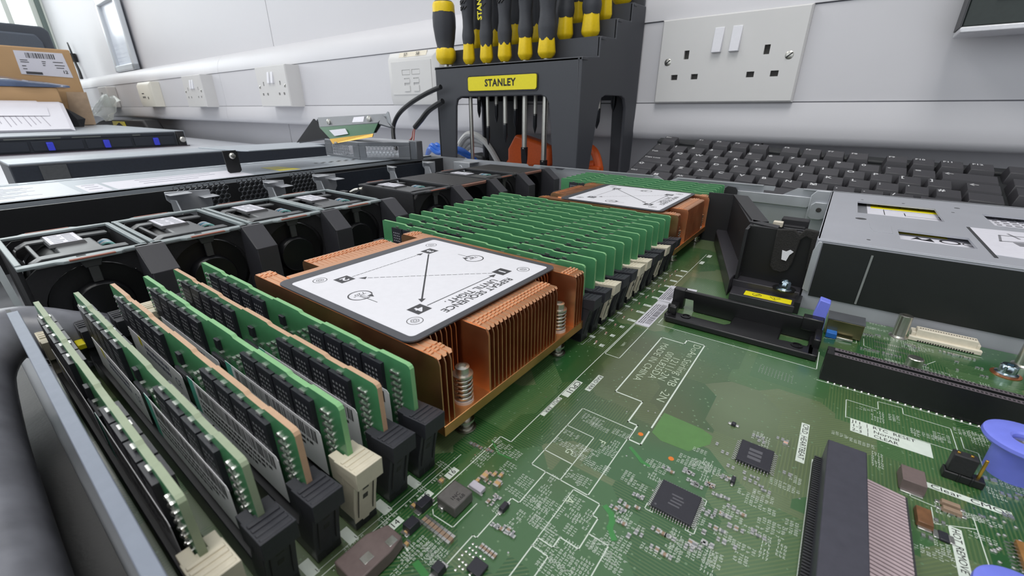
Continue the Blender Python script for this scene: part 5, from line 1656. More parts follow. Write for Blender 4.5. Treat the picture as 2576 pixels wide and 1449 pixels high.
def make_dimm(edge, label=True, detail=True):
    t = thing('memory_module', '', 'memory module', (66, 0, 3))
    top = [(1, 30), (1, 34.1), (2.2, 34.5), (20.5, 34.5), (22, 33.8), (26, 33.8), (27, 34.4), (44, 34.4), (45.2, 33.8), (62, 33.8), (63.2, 34.4), (79, 34.4), (80.2, 33.8), (92, 33.8), (93.2, 34.4), (110, 34.4),
           (111.2, 33.9), (119, 33.9), (120.2, 34.5), (131, 34.5), (131.9, 34.2), (132.4, 33.5), (132.5, 20), (132.5, 17), (131.6, 15.5), (132.4, 14), (132.4, 4), (72, 4), (71, 7), (70, 4), (1, 4)]
    n = len(top)
    q = MB()
    q.v = [(x, -.65, z) for x, z in top] + [(x, .65, z) for x, z in top]
    q.f = [tuple(range(n)), tuple(range(n, 2 * n))[::-1]] + [(i, (i + 1) % n, n + (i + 1) % n, n + i) for i in range(n)]
    q.m = [0, 0] + [1] * n
    q.build('circuit_board', [M_dg, edge], t, smooth=0)
    xs = [10.2 + k * 9.35 for k in range(5)] + [85.6 + k * 9.2 for k in range(4)]
    ch0 = None
    for side in (-1, 1):
        for x in xs:
            if ch0 is None:
                q = MB().box(0, 8.4, -1.75, -.66, 20.8, 31.6)
                q.cur = 1
                rr = random.Random(8)
                for r_ in range(4):
                    for k in range(4):
                        q.add([(1.2 + k * 1.5, -1.77, 24 + r_ * 1.5), (2.2 + k * 1.5 - rr.random() * .4, -1.77, 24 + r_ * 1.5), (2.2 + k * 1.5 - rr.random() * .4, -1.77, 24.7 + r_ * 1.5), (1.2 + k * 1.5, -1.77, 24.7 + r_ * 1.5)], [(0, 1, 2, 3)])
                o = ch0 = q.build('memory_chip', [M_chip, M_mark], t, org=(0, 0, 0), smooth=0)
            else:
                o = ch0.copy()
                C.objects.link(o)
                o.parent = t
            o.location = (Vector((x + (8.4 if side > 0 else 0), 0, 0)) - Vector((66, 0, 3))) * S
            o.rotation_euler = (0, 0, PI if side > 0 else 0)
    rr = random.Random(1)
    q = MB()
    for side in (-1, 1):
        for x0, x1 in ((4.2, 7.4), (124.8, 127.4)):
            for k in range(9 if detail else 5):
                z = 14.5 + k * 1.95
                for xx in (x0, x1):
                    q.lathe((xx + rr.uniform(-.2, .2), side * .66, z), [(.62, 0), (.6, side * .35), (.2, side * .6)], 7, 'y')
                q.box(x0, x1, min(side * .66, side * 1.0), max(side * .66, side * 1.0), z - .3, z + .3)
        for xc in (xs if side < 0 else xs[::3]):
            for k in range(1):
                q.box(xc + 3, xc + 5.2, min(side * .66, side * 1.15), max(side * .66, side * 1.15), 32, 32.6)
        for k in range(10):
            x, z = rr.uniform(59, 83), rr.uniform(15, 30)
            q.box(x, x + 1.7, min(side * .66, side * 1.2), max(side * .66, side * 1.2), z, z + .8)
    q.build('solder_row', M_solder, t)
    q = MB()
    for side in (-1, 1):
        a, b = min(side * .66, side * 1.6), max(side * .66, side * 1.6)
        q.box(66, 69, a, b, 26, 29.5)
        q.box(60, 72 if side < 0 else 80, a, b, 20, 22.4)
    q.build('register_chip', M_chip, t, bevel=.1)
    if label:
        for (x0, x1, z0, z1, fx) in ((72, 124, 10.8, 24, 0), (14, 66, 10.4, 21.4, 1)):
            q = MB().prism([(x0, z0), (x1, z0), (x1, z1 - .8), (x1 - .8, z1), (x0, z1)], -1.95, -1.85, 'y')
            if not fx:
                q.cur = 1
                q.prism([(x0 + .02, z0), (x0 + 4, z0), (x0 + 4, z1), (x0 + .02, z1)], -1.98, -1.94, 'y')
                q.cur = 2
                xx = x0 + 6
                while xx < x1 - 2:
                    w = rr.choice((.25, .4, .7))
                    q.add([(xx, -1.98, z1 - 4.6), (xx + w, -1.98, z1 - 4.6), (xx + w, -1.98, z1 - .9), (xx, -1.98, z1 - .9)], [(0, 1, 2, 3)])
                    xx += w + rr.choice((.3, .5))
                for r_ in range(3):
                    xx = x0 + 6
                    while xx < x1 - 6 - r_ * 4:
                        w = rr.uniform(.6, 2)
                        q.add([(xx, -1.98, z1 - 6.4 - r_ * 1.7), (xx + w, -1.98, z1 - 6.4 - r_ * 1.7), (xx + w, -1.98, z1 - 5.5 - r_ * 1.7), (xx, -1.98, z1 - 5.5 - r_ * 1.7)], [(0, 1, 2, 3)])
                        xx += w + .5
                q.build('barcode_label', [M_mlabel, M_teal, mat('label_print', (70, 70, 74))], t, smooth=0)
            else:
                q.cur = 1
                q.prism([(x0 + 11, z1 - 3.6), (x0 + 13.6, z1 - 3.6), (x0 + 13.6, z1), (x0 + 11, z1)], -1.98, -1.94, 'y') if edge is not M_eg else None
                q.cur = 2
                q.text('CE', (x1 - 6, -1.95, z1 - 5), (1, 0, 0), (0, 0, 1), 4.2, .03, 0, 'CENTER')
                for r_ in range(2):
                    xx = x0 + 16
                    while xx < x1 - 12:
                        w = rr.uniform(.6, 2)
                        q.add([(xx, -1.98, z1 - 3.4 - r_ * 2.4), (xx + w, -1.98, z1 - 3.4 - r_ * 2.4), (xx + w, -1.98, z1 - 2 - r_ * 2.4), (xx, -1.98, z1 - 2 - r_ * 2.4)], [(0, 1, 2, 3)])
                        xx += w + .6
                q.build('text_label', [M_mlabel, M_ylabel, mat('violet_grey_print', (92, 92, 120), .6)], t, smooth=0)
    return t


nth = ['nearest the camera', 'second from the camera', 'third from the camera', 'fourth from the camera', 'fifth from the camera', 'directly against the near copper heatsink']
kinds = [M_ep, M_ep, M_et, M_eg, M_et, M_eg]
kn = ['pale green', 'pale green', 'tan', 'bright green', 'tan', 'bright green']
protos = {}
for k in range(6):
    e = kinds[k]
    if e.name not in protos:
        d = protos[e.name] = make_dimm(e)
    else:
        d = copy_tree(protos[e.name])
    d.location = Vector((66, YS[k], 3)) * S
    tag(d, '%s-edged memory module in the near bank, %s' % (kn[k], nth[k]), 'memory module', 'memory modules in the near bank')
plain = make_dimm(M_eg, False, False)
ordn = ['first', 'second', 'third', 'fourth', 'fifth', 'sixth', 'seventh', 'eighth', 'ninth', 'tenth', 'eleventh', 'twelfth']
for k in range(12):
    d = plain if k == 0 else copy_tree(plain)
    d.location = Vector((66, YS[6 + k], 3)) * S
    tag(d, 'green memory module between the two copper heatsinks, %s counting from the near heatsink' % ordn[k], 'memory module', 'memory modules in the middle bank')
for k in range(6):
    d = copy_tree(plain)
    d.location = Vector((66, YS[18 + k], 3)) * S
    tag(d, 'green memory module behind the far copper heatsink, %s counting outward from it' % ordn[k], 'memory module', 'memory modules in the far bank')

# ================================================================== HEATSINKS
def make_heatsink():
    t = thing('heatsink', '', 'heatsink', (81, 98, 0))
    y0, y1 = 57, 139.3
    q = MB().prism([(28, y0), (134.6, y0), (134.6, y1), (28, y1)], 7.3, 10.8)
    base = q.build('base_plate', M_brass, t, bevel=.2)
    pitch, th = 2.06, .35
    n = int((y1 - y0) / pitch)
    top = 33.2

    def fins(ya, yb, x0, x1, zt=top, name='fin_stack'):
        q = MB()
        y = ya
        while y < yb - .1:
            w = min(pitch, yb - y)
            # vertical sheet with rounded top corners and a folded flange on top
            pr = [(x0, 10.8), (x1, 10.8), (x1, zt - 2.2), (x1 - .5, zt - .8), (x1 - 1.8, zt - .1), (x0 + 1.8, zt - .1), (x0 + .5, zt - .8), (x0, zt - 2.2)]
            q.prism(pr, y, y + th, 'y')
            q.box(x0 + 1.4, x1 - 1.4, y + .1, y + w - .14, zt - .35, zt)
            q.add([(x1 - 1.4, y + .1, zt), (x1 - 1.4, y + w - .14, zt), (x1 - .5, y + w * .6, zt - .55), (x1 - .5, y + .1, zt - .55)], [(0, 1, 2, 3)])
            y += pitch
        return q

    def crimp(q, ya, yb, xc):
        y = ya
        while y < yb - 1.4:
            for dx, dy in ((-1.5, 0), (0, .9), (1.4, 0)):
                q.hexa([(xc + dx, y + .3 + dy * .5, top), (xc + dx + .9, y + .3 + dy * .5, top), (xc + dx + .9, y + 1.6 + dy * .3, top), (xc + dx, y + 1.6 + dy * .3, top),
                        (xc + dx, y + .3 + dy * .5, top + .12), (xc + dx + .9, y + .3 + dy * .5, top + .12), (xc + dx + .9, y + 1.6 + dy * .3, top + .38), (xc + dx, y + 1.6 + dy * .3, top + .38)])
            y += pitch
        return q
    q = fins(y0, 63.1, 29.5, 134.4)
    crimp(crimp(q, y0, 63.1, 128.5), y0, 63.1, 35)
    q.build('side_fins', M_copper, t)
    q = fins(63.2, 77.3, 42, 122.4)
    q.build('recessed_fins', M_copper, t)
    q = fins(77.6, 118.6, 28.5, 134.4)
    crimp(crimp(q, 77.6, 118.6, 128), 77.6, 118.6, 33)
    q.prism([(123, 10.8), (134.3, 10.8), (134.3, 31), (133.4, 33), (123, 33)], 77.3, 77.6, 'y')
    q.build('central_fins', M_copper, t)
    q = fins(118.8, 131.2, 42, 122.4)
    q.build('recessed_fins', M_copper, t)
    q = fins(131.4, 139.1, 29.5, 134.4)
    crimp(crimp(q, 131.4, 139.1, 128.5), 131.4, 139.1, 35)
    q.build('side_fins', M_copper, t)
    MB().box(44, 122, 63, 131.5, 33.2, 33.7).build('solid_core_top', M_copper, t)
    # spring screws
    for x in (130.4, 34.5):
        for y in (69.5, 125.6):
            q = MB().lathe((x, y, 10.8), [(2.6, -10.4), (2.6, -9.4), (1.9, -9.2), (1.9, 0), (1.6, 0), (1.6, 9), (3.2, 9.2), (3.2, 9.9), (2.2, 10), (2.1, 11.2), (2.15, 12.2), (1.2, 12.4), (1.1, 11.4)], 20)
            q.lathe((x, y, .2), [(3.4, 0), (3.5, .4), (2, .8)], 20)
            q.lathe((x, y, 3.2), [(3, 0), (3, .8)], 20)
            s_ = q.build('spring_screw', M_nickel, t)
            pts = [(x + 2.75 * math.cos(a), y + 2.75 * math.sin(a), 11.5 + 8 * a / (2 * PI * 5.2)) for a in [k * PI / 6 for k in range(62)]]
            MB().tube(pts, .42, 6, False).build('spring', M_nickel, s_, org=ORG[s_.name], smooth=80)
            MB().lathe((x, y, 10.8), [(3.1, 0), (3.1, 1), (2.4, 1.2)], 20).build('washer', mat('milky_nylon', (208, 196, 190), .4), s_, org=ORG[s_.name])
    # instruction plate
    Z0 = 33.75

    def rr_(x0, x1, ya, yb, r, z0, z1):
        pts = []
        for cx, cy, a in ((x1 - r, yb - r, 0), (x0 + r, yb - r, 90), (x0 + r, ya + r, 180), (x1 - r, ya + r, 270)):
            pts += [(cx + r * math.cos(R(a + k * 18)), cy + r * math.sin(R(a + k * 18))) for k in range(6)]
        return MB().prism(pts, z0, z1)
    pl_ = rr_(48.8, 123.6, 56.6, 134.6, 4, Z0, Z0 + .45).build('instruction_plate', mat('dark_grey_plate', (74, 75, 80), .45, var=.03), t)
    og = ORG[pl_.name]
    rr_(54.2, 121, 59.4, 131.6, 1.6, Z0 + .45, Z0 + .5).build('white_field', M_white, pl_, org=og)
    q = MB()
    z = Z0 + .5
    P = {1: (109, 116.2), 2: (66.3, 73.9), 3: (66.4, 117.4), 4: (108.8, 73.2)}
    for k, (x, y) in P.items():
        q.rect((x - 2.9, y - 2.9, z), (1, 0, 0), (0, 1, 0), 5.8, 5.8, .03)

    def dash(a, b, w=.42, dl=1, gap=.5, head=True):
        a, b = Vector((*a, 0)), Vector((*b, 0))
        d = (b - a)
        L = d.length
        d.normalize()
        s_ = 0
        while s_ < L - 2.4:
            p, r_ = a + d * s_, a + d * min(s_ + dl, L - 2.2)
            q.line(p, r_, w, z + .03)
            s_ += dl + gap
        n_ = Vector((-d.y, d.x, 0))
        for e, sg in ((b, 1),):
            t0 = e - d * 2.9
            q.add([(e.x, e.y, z + .03), (t0.x + n_.x * 1.3, t0.y + n_.y * 1.3, z + .03), (t0.x - n_.x * 1.3, t0.y - n_.y * 1.3, z + .03)], [(0, 1, 2)])
    dash((107, 112.6), (69.5, 77.8), dl=1.5, gap=.8, w=.34)
    dash((66.3, 77.4), (66.4, 113.6), dl=1.2, gap=.6, w=.34)
    dash((69.6, 113.8), (105.4, 77.2), dl=.4, gap=.4, w=.6)
    dash((108.8, 76.8), (109, 112.4), dl=.45, gap=.5, w=.45)
    q.text('REPEAT SEQUENCE', (116.1, 94.5, z), (0, -1, 0), (1, 0, 0), 4.15, .03, .018, 'CENTER', 1.0)
    q.text('UNTIL TIGHT.', (112.4, 94.9, z), (0, -1, 0), (1, 0, 0), 4.15, .03, .018, 'CENTER', 1.0)
    for (x, y) in ((59.8, 67.8), (60.1, 124.3), (114.3, 123.4), (114, 66.8)):
        q.ring((x, y, z), 2.35, 2.6, .02, .03, 'z', 28)
        for s_ in (1,):
            pts = [(x + 1.35 * math.cos(R(60 * k + 20)), y + 1.35 * math.sin(R(60 * k + 20))) for k in range(7)]
            for a, b in zip(pts, pts[1:]):
                q.line(a, b, .2, z + .03)
        q.ring((x, y, z), .5, .7, .02, .03, 'z', 12)
    for (x, y, fl) in ((84, 68.4, 1), (89.4, 121.8, -1)):
        q.ring((x, y, z), 3.7, 4.2, .02, .03, 'z', 40, R(60 if fl > 0 else 240), R(380 if fl > 0 else 560))
        a = R(25 if fl > 0 else 205)
        q.add([(x + 2.6 * math.cos(a), y + 2.6 * math.sin(a), z + .03), (x + 5.3 * math.cos(a), y + 5.3 * math.sin(a), z + .03), (x + 4 * math.cos(a - R(-34)), y + 4 * math.sin(a + R(34)), z + .03)], [(0, 1, 2)])
        q.text("720°", (x - .9, y, z), (0, -1, 0), (1, 0, 0), 2.7, .03, .0, 'CENTER')
        q.line((x + .4 * fl, y - .2 * fl), (x + 9.4 * fl, y), .28, z + .03)
        for o_ in (-.65, .65):
            q.line((x + .6 * fl, y + o_), (x + 4 * fl, y + o_), .16, z + .03)
        q.line((x + .6 * fl, y - .65), (x + .6 * fl, y + .65), .16, z + .03)
        q.line((x + 4 * fl, y - .65), (x + 4 * fl, y + .65), .16, z + .03)
    q.build('printed_marks', M_greyink, pl_, org=og, smooth=0)
    q = MB()
    for k, (x, y) in P.items():
        q.text(str(k), (x, y, z + .03), (0, -1, 0), (1, 0, 0), 4.7, .03, .03, 'CENTER', 1.15)
    q.build('step_numbers', M_white, pl_, org=og, smooth=0)
    return t


h1 = make_heatsink()
tag(h1, 'copper finned heatsink in the foreground with the large readable tightening diagram', 'heatsink', 'copper processor heatsinks')
h2 = copy_tree(h1)
h2.location = Vector((81, 98 + 204, 0)) * S
tag(h2, 'farther copper finned heatsink, beyond the twelve middle memory modules', 'heatsink', 'copper processor heatsinks')

# ================================================================== CARD HOLDER, BLUE PARTS, DUCT, POWER SUPPLY CAGE
M_hold = mat('semi_gloss_black_holder', (24, 24, 26), .3, var=.08, scale=500)
t = thing('card_holder', 'long black plastic card holder frame with a blue release latch at its right end', 'card holder', (186, 190, 0))
q = MB()
q.prism([(157, 180.8), (155.6, 184), (155.6, 192), (159, 192), (159, 188.6), (181, 188.6), (183, 191), (183, 200), (203, 200), (203, 188), (206, 188.6), (213, 188.6), (213.6, 191), (216, 191), (216, 181.4)], .3, 3)
q.build('lower_rail', M_hold, t, bevel=.6, seg=3)
q = MB()
for x in (164.8, 209.8):
    q.ring((x, 186.2, 3), 1.5, 2.2, 0, .35, 'z', 26)
    q.ring((x, 186.2, 3), .01, 1.0, -.02, .1, 'z', 26)
q.build('screw_boss', M_blackg, t)
q = MB()
q.prism([(155.6, 183), (155.6, 191), (153.8, 200), (153.8, 203.5), (157.6, 203.5), (159, 192), (159, 184.5), (157, 182)], .3, 3.4)
q.box(154, 159.6, 199.6, 203.6, .3, 10.4)
q.box(155.8, 159.4, 186.4, 188, .3, 7)
q.box(157, 160.4, 184.4, 186.4, 3, 7)
q.build('left_end', M_hold, t, bevel=.5, seg=3)
q = MB().prism([(158.8, 4), (163, 4), (164.6, 2.6), (170, .3), (216, .3), (216, 10), (213.6, 10.3), (158.8, 10.3)][:0] or [(158.8, 6), (164, 6), (164.6, .3), (216.6, .3), (216.6, 10.2), (158.8, 10.2)], 199.8, 202.2, 'y')
q.build('tall_wall', M_hold, t, bevel=.4)
q = MB().box(213.6, 217.4, 181.4, 202, .3, 3)
q.box(209.4, 217, 199, 204, 5, 11)
q.box(214.8, 217.4, 188, 200, .3, 7)
q.build('right_end', M_hold, t, bevel=.5)
lt = MB().prism([(212.4, 10), (213.4, 18.6), (217.4, 17.8), (217.2, 11), (217.6, 2.5), (216.2, 2.3), (215.8, 9)], 203.6, 208.6, 'y').build('release_latch', M_blue, t, bevel=.4, seg=3)
lt['label'] = 'periwinkle blue release latch'

for k, (x, y, r, h, lb, cut) in enumerate(((264.8, 146.6, 8.6, 12, 'large periwinkle blue round plastic thumb knob at the right edge', 0), (254.2, 90, 7.2, 9, 'periwinkle blue round plastic knob at the bottom right corner', 0))):
    t = thing('thumb_knob', lb, 'knob', (x, y, 0), 'blue thumb knobs')
    MB().lathe((x, y, 0), [(r * .62, 0), (r * .64, h - 2.6), (r * .7, h - 2.2), (r * .96, h - 2), (r * 1.02, h - 1.2), (r * 1.0, h - .3), (r * .92, h), (r * .4, h - .1), (r * .34, h - .6), (r * .32, h - 3), (.05, h - 3)], 48).build('knob', M_blue, t)
    MB().lathe((x, y, h - 3), [(r * .33, 0), (r * .3, 1.5), (r * .1, 1.8), (.05, 1.2)], 24).build('centre_screw', M_nickel, t)

t = thing('air_duct', 'black plastic air duct piece with a yellow warning label, between far heatsink and power supply', 'air duct', (178, 290, 0))
M_duct = mat('duct_black', (30, 30, 33), .45, var=.08, scale=900)
th = MB()
th.prism([(133, 338), (151, 338.6), (176, 256), (176, 240), (174.6, 240), (174.6, 255), (150, 337), (133, 336.6)], 0, 35.6)
th.build('diagonal_wall', M_duct, t)
MB().prism([(149, 339), (159, 338), (182.5, 262), (175.5, 257)], 35.4, 36.4).build('top_flange', M_duct, t, bevel=.2)
MB().prism([(173.8, 256), (174.6, 262), (188.5, 256), (188.5, 249)], 35.4, 36.4).build('top_flange', M_duct, t, bevel=.2)
MB().prism([(133, 336.6), (151, 338.6), (152, 340.4), (133, 338.6)], 35.6, 36.2).build('wall_rim', M_duct, t)
q = MB().prism([(143.6, 332), (143, 342), (149.6, 340), (175, 262), (176.2, 246), (174, 240), (173.6, 231)], 0, 9.6)
q.build('side_ledge', mat('duct_ledge_grey', (52, 51, 56), .38, var=.05, scale=600), t, bevel=.4)
q = MB().box(175.4, 206, 247.6, 250.4, 0, 36)
q.build('cross_wall', mat('deep_black', (16, 16, 17), .5), t)
q = MB().box(174, 205.4, 239, 249, 0, 7.4)
q.build('upper_step', mat('duct_ledge_grey', (52, 51, 56)), t, bevel=.3)
q = MB().prism([(175.4, 227), (205, 227.4), (205.4, 240), (174.4, 240)], 0, 3.8)
q.build('lower_step', mat('duct_ledge_grey', (52, 51, 56)), t, bevel=.4)
q = MB().box(204.4, 207, 228, 300, 0, 6)
q.box(190, 207, 262, 264, 2, 34)
q.build('rear_frame', M_black, t)
q = MB().box(181.8, 203.2, 229, 235.4, 3.8, 3.95)
yl = q.build('warning_label', M_ylabel, t, bevel=.05)
q = MB()
q.ring((187.6, 232.2, 3.95), 1.9, 2.15, .0, .03, 'z', 26)
q.line((186.2, 230.8), (189, 233.6), .25, 3.98)
q.line((187.2, 231.4), (188.8, 233), .5, 3.98)
tri = [(193.4, 233.8), (198.2, 233.8), (195.8, 230.2)]
for a, b in zip(tri, tri[1:] + tri[:1]):
    q.line(a, b, .25, 3.98)
q.line((195.4, 233), (195.9, 231.4), .3, 3.98)
q.build('warning_symbols', M_ink, yl, org=ORG[yl.name], smooth=0)
q = MB().lathe((198.2, 239.4, 7.2), [(3.7, 0), (3.7, .6), (3, 1.2), (2.5, 1.3), (2.4, 4.4), (1.9, 5), (1.2, 4.6), (1.0, 3.6)], 24, mod=lambda a, h: 1 + (.07 * math.cos(6 * a) if 1.25 < h < 4.6 else 0))
q.build('hex_screw', mat('blued_nickel', (178, 196, 206), .2, 1), t)
q = MB().cyl((198.2, 241.2, 6.9), 5.4, .56, 'z', 28)
q.build('screw_recess', mat('deep_black', (16, 16, 17)), t)
M_foam = mat('black_foam', (38, 37, 36), .95, var=.35, scale=1800, bump=1)
q = MB().prism([(188.6, 36.6), (189, 17), (191, 14.6), (194.6, 14.2), (197.6, 16), (198.6, 20), (199.6, 33), (201.5, 35), (204, 34), (205, 18), (206.4, 18), (206.4, 38), (200.5, 38.6), (198.6, 35.4), (196, 37.6)], 244.6, 247.8, 'y')
q.build('foam_gasket', M_foam, t, bevel=.5)
q = MB().prism([(193.6, 21.6), (195.8, 21.2), (196.6, 24.6), (198, 26.4), (196.4, 27.2), (194.8, 26), (193, 26.4)], 243.9, 244.7, 'y')
q.build('white_fleck', M_white, t)
q = MB()
q.box(186, 200, 292, 300, 26, 33)
q.box(188, 199, 288, 292, 24, 30)
q.build('cable_plug', M_blackm, t, bevel=.5)
MB().box(183, 188, 280, 284, 30, 33).build('cream_plug', M_ivory, t, bevel=.3)
MB().tube([(186, 282, 30), (190, 290, 22), (198, 296, 14), (204, 300, 8)], 1.6, 8).build('cable', M_cable, t)

# power supply cage
ps = thing('power_supply_cage', 'grey steel power supply cage with yellow warning labels showing through its slots, right side', 'power supply cage', (260, 320, -5))
M_cage = mat('grey_painted_steel', (172, 174, 182), .45, .2, var=.03, scale=40)
hol = [(221.8, 260.6, 321.5, 363.5), (238.4, 265, 263, 285), (281, 330, 327, 360.4)]
q = MB().gridplate([206.6, 340], [240, 399.5], hol, 35, 36)
q.build('top_plate', M_cage, ps, bevel=0, smooth=0)
q = MB().box(206.6, 340, 239.4, 240.4, -4.5, 36)
q.box(206.2, 207.2, 239.6, 399.5, -4.5, 36)
q.tube([(206.6, 240, 35.4), (340, 240, 35.4)], .8, 8, False)
q.build('cage_wall', M_cage, ps)
q = MB().box(209, 340, 238.9, 239.4, 7, 34.4)
q.build('insulator_sheet', mat('insulator_black', (22, 26, 25), .5, var=.1), ps)
MB().hexa([(227.6, 238.5, 7.6), (228.4, 238.5, 7.6), (228.4, 239, 7.6), (227.6, 239, 7.6), (227.9, 238.5, 32), (228.7, 238.5, 32), (228.7, 239, 32), (227.9, 239, 32)]).build('pale_fold_line', mat('worn_edge', (130, 134, 132), .5), ps)
MB().prism([(205.8, 10), (205.8, 30), (207.2, 35), (208.6, 35), (208.6, 9)], 238.2, 239.4, 'y').build('front_flange', M_steel, ps, bevel=.2)
q = MB()
for x, y, w in ((223.3, 303, 2.6), (224.4, 372, .7), (246, 373, .8), (226, 252, .8), (268, 356, .8), (272, 374, 1.4)):
    q.cyl((x, y, 36), w, .06, 'z', 18)
q.build('rivet_mark', M_dark, ps)
q = MB().prism([(227, 282), (227, 292), (236, 291), (236, 273), (228.5, 273)], 36, 36.15)
q.build('pressed_recess', M_cage, ps, bevel=.1)
# the power supply under the slots
q = MB().box(210, 338, 244, 398, -4, 33)
inner = q.build('inner_power_supply', mat('power_supply_steel', (134, 136, 142), .45, .4), ps)
og = ORG[inner.name]
q = MB().box(227.5, 270, 334, 386, 33, 33.1)
q.cur = 1
q.box(229.5, 268, 360, 384, 33.1, 33.2)
q.cur = 2
q.ring((239.5, 371, 33.2), 5.4, 6, 0, .05, 'z', 30)
q.line((235.5, 367), (243.5, 375), .7, 33.26)
tri = [(248, 378), (260, 378), (254, 366)]
for a, b in zip(tri, tri[1:] + tri[:1]):
    q.line(a, b, .6, 33.26)
q.line((253.4, 375.6), (254.4, 370), .7, 33.26)
q.line((236, 340), (236, 358), .4, 33.15)
q.line((236, 358), (266, 358), .3, 33.15)
q.line((246, 343), (262, 343), .5, 33.15)
q.line((246, 343), (246, 352), .5, 33.15)
q.line((262, 343), (262, 352), .5, 33.15)
q.build('yellow_warning_label', [M_paper, M_ylabel, M_ink], inner, org=og)
q = MB().box(238, 272, 270, 304, 33, 33.1)
q.cur = 1
q.box(238, 259, 290, 304, 33.1, 33.2)
q.cur = 2
q.prism([(244, 279), (247, 286), (249, 280), (252, 286), (253, 279), (250, 282), (246, 281)], 33.1, 33.15)
q.ring((259, 283, 33.1), 3, 4, 0, .05, 'z', 20)
q.ring((266.5, 283, 33.1), 2.6, 3.2, 0, .05, 'z', 20)
q.build('rating_label', [M_paper, M_ylabel, M_ink], inner, org=og)
q = MB().box(283, 334, 340, 384, 33, 33.1)
q.cur = 1
for k in range(5):
    for j in range(12):
        q.box(286 + j * 3.6, 288 + j * 3.6 + (j % 3) * .4, 346 + k * 6, 348 + k * 6, 33.1, 33.15)
q.build('printed_label', [M_paper, mat('label_print', (70, 70, 74))], inner, org=og)
q = MB().prism([(268.8, 256), (268.8, 313), (330, 318), (330, 250)], 36, 36.12)
q.cur = 1
q.box(268, 269.2, 250, 313, 36, 36.2)
q.cur = 2
for a, b in (((276, 286), (292, 292)), ((276, 286), (278, 300)), ((278, 300), (294, 304)), ((284, 276), (296, 280)), ((282, 306), (284, 296))):
    q.line(a, b, .9, 36.2)
q.prism([(281, 279), (290, 282), (288, 289), (280, 286)], 36.13, 36.2)
q.build('diagram_label', [M_paper, M_dark, mat('diagram_grey', (128, 128, 134), .6)], ps)

# small loose bits seen among the near modules
tag(MB().box(-2, 4, 4.6, 8.6, 14, 16).build('cable_tag', M_ylabel, bevel=.3), 'small bright yellow tag between the first two near memory modules', 'tag')
q = MB()
q.cyl((22, 77, 0), 4, 12, 'z', 20)
tag(q.build('capacitor_can', M_nickel, bevel=.3), 'small silver can standing between the fans and the near heatsink', 'capacitor') if False else None
q = MB().lathe((14, 128, 0), [(4.4, 0), (4.4, 14.5), (4, 15.2), (.1, 15.2)], 24)
q.build('electrolytic_capacitor', mat('grey_can_top', (128, 124, 122), .35, .6), mb)
q = MB()
for x, y in ((18, 68), (24, 76)):
    q.lathe((x, y, 0), [(3.6, 0), (3.6, 1), (2.2, 1.2), (2.2, 3.8), (.1, 4)], 20)
q.build('hex_screw', M_nickel, mb)

# ================================================================== KEYBOARD
KA, KT, KB = .01263906, .262806031, -.0490702997
KO = Vector((61.36, 490.93, 48.735))
kx = Vector((math.cos(KA) * math.cos(KB), math.sin(KA) * math.cos(KB), math.sin(KB)))
ky = Vector((0, 0, 1)).cross(kx) if False else None
tmp = Vector((-math.cos(KA) * 0, 0, 1.)).cross(kx).normalized()
nz_ = kx.cross(tmp)
kyv = (tmp * math.cos(KT) + nz_ * math.sin(KT)).normalized()
kz = kx.cross(kyv).normalized()
kb = thing('keyboard', 'full-size black keyboard with white legends, tilted up behind the open chassis', 'keyboard', (0, 0, 0), None, 0, True)
# local frame: x along the rows, y towards the wall, z out of the key tops; origin at the Q legend on the cap surface
kb.matrix_world = Matrix(((kx.x, kyv.x, kz.x, KO.x * S), (kx.y, kyv.y, kz.y, KO.y * S), (kx.z, kyv.z, kz.z, KO.z * S), (0, 0, 0, 1)))
U = 19.05
M_key = mat('charcoal_keycap', (58, 57, 61), .5, var=.06, scale=1500, bump=.15)
M_kbase = mat('keyboard_shell', (36, 38, 40), .55, var=.08, scale=900, bump=.15)
q = MB()
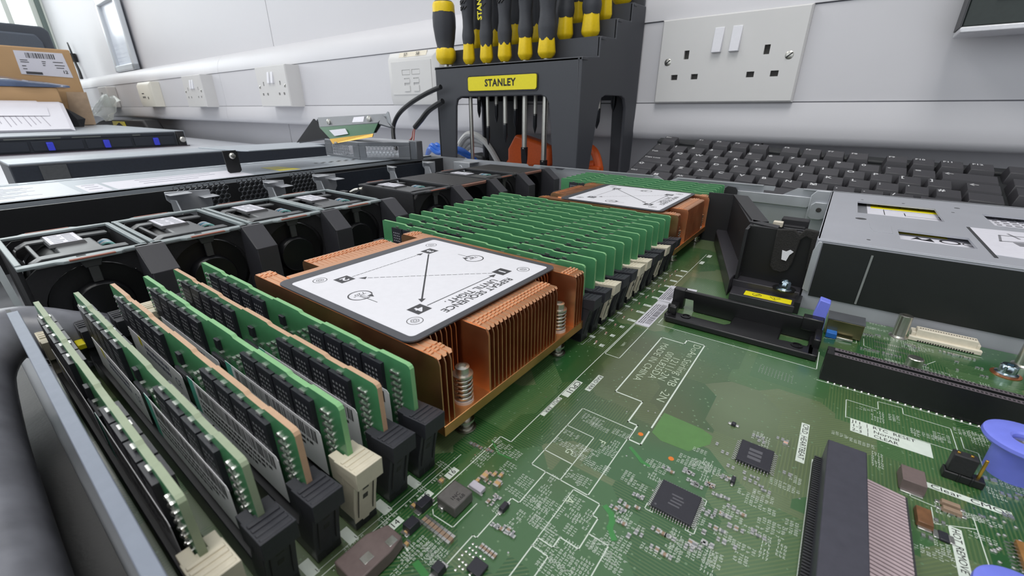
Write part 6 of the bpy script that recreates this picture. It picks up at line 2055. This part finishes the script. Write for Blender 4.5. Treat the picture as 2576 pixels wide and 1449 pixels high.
# legend Q sits at cap's upper left; cap of Q spans x -4..15, y 4..-15
q.prism([(-40, -66), (-42, 52), (-38, 60), (400, 60), (400, -66)], -20, -9)
q.box(-42, 400, 50, 62, -20, -6)
q.build('shell', M_kbase, kb, org=(0, 0, 0), bevel=2, seg=3)
rows_k = [
    (2.25 + .2, [(0, 1, 'Esc')] + [(2 + k, 1, 'F%d' % (k + 1)) for k in range(4)] + [(6.5 + k, 1, 'F%d' % (k + 5)) for k in range(4)] + [(11 + k, 1, 'F%d' % (k + 9)) for k in range(4)] + [(15.25 + k, 1, '') for k in range(3)]),
    (1, [(k, 1, c) for k, c in enumerate(['`', '1', '2', '3', '4', '5', '6', '7', '8', '9', '0', '-', '='])] + [(13, 2, '←')] + [(15.25 + k, 1, '') for k in range(3)]),
    (0, [(0, 1.5, 'Tab')] + [(1.5 + k, 1, c) for k, c in enumerate('QWERTYUIOP[]')] + [(13.75, 1.25, '←')] + [(15.25 + k, 1, '') for k in range(3)]),
    (-1, [(0, 1.75, 'Caps Lock')] + [(1.75 + k, 1, c) for k, c in enumerate("ASDFGHJKL;'#")] + [(13.75, 1.25, '')]),
    (-2, [(0, 1.25, '⇧'), (1.25, 1, '\\')] + [(2.25 + k, 1, c) for k, c in enumerate('ZXCVBNM,./')] + [(12.25, 2.75, '')] + [(16.25, 1, '')]),
    (-3, [(0, 1.25, 'Ctrl'), (1.25, 1.25, 'Win'), (2.5, 1.25, 'Alt'), (3.75, 6.25, ''), (10, 1.25, 'Alt'), (11.25, 1.25, ''), (12.5, 1.25, ''), (13.75, 1.25, 'Ctrl')] + [(15.25 + k, 1, '') for k in range(3)]),
]
x_off = -1.5 * U - 4.4
nk = 0
for ry, ks in rows_k:
    for u, w, s_ in ks:
        x0, x1 = x_off + u * U + .5, x_off + (u + w) * U - .5
        y0, y1 = ry * U - 15 + .5, ry * U + 4 - .5
        q = MB()
        ins = 1.8
        q.loft([[(x0, y0, -10), (x1, y0, -10), (x1, y1, -10), (x0, y1, -10)], [(x0 + .4, y0 + .5, -6), (x1 - .4, y0 + .5, -6), (x1 - .4, y1 - .3, -6), (x0 + .4, y1 - .3, -6)],
                [(x0 + ins, y0 + 3.4, 0), (x1 - ins, y0 + 3.4, 0), (x1 - ins, y1 - 1, .4), (x0 + ins, y1 - 1, .4)]])
        q.cur = 1
        if s_ == 'Win':
            for a in (0, 1):
                for b in (0, 1):
                    q.rect((x0 + 5 + a * 2.3, y0 + 8 + b * 2.3, .3), (1, 0, 0), (0, 1, 0), 2, 2, .05)
        elif s_:
            sz = 6.4 if len(s_) == 1 else (4.4 if len(s_) < 4 else 3.6)
            q.text(s_, (x0 + ins + 1, y1 - 4, .3), (1, 0, 0), (0, 1, 0), sz, .12, .02, 'LEFT', 1.1)
        q.build('key', [M_key, mat('key_legend', (206, 206, 208), .5)], kb, org=(0, 0, 0), bevel=.5, smooth=40)
        nk += 1
# rubber feet so that it stands on the rim and the worktop
q = MB().box(-30, -10, 40, 56, -62, -19)
q.box(300, 330, 40, 56, -44, -19)
q.build('flip_foot', M_kbase, kb, org=(0, 0, 0))
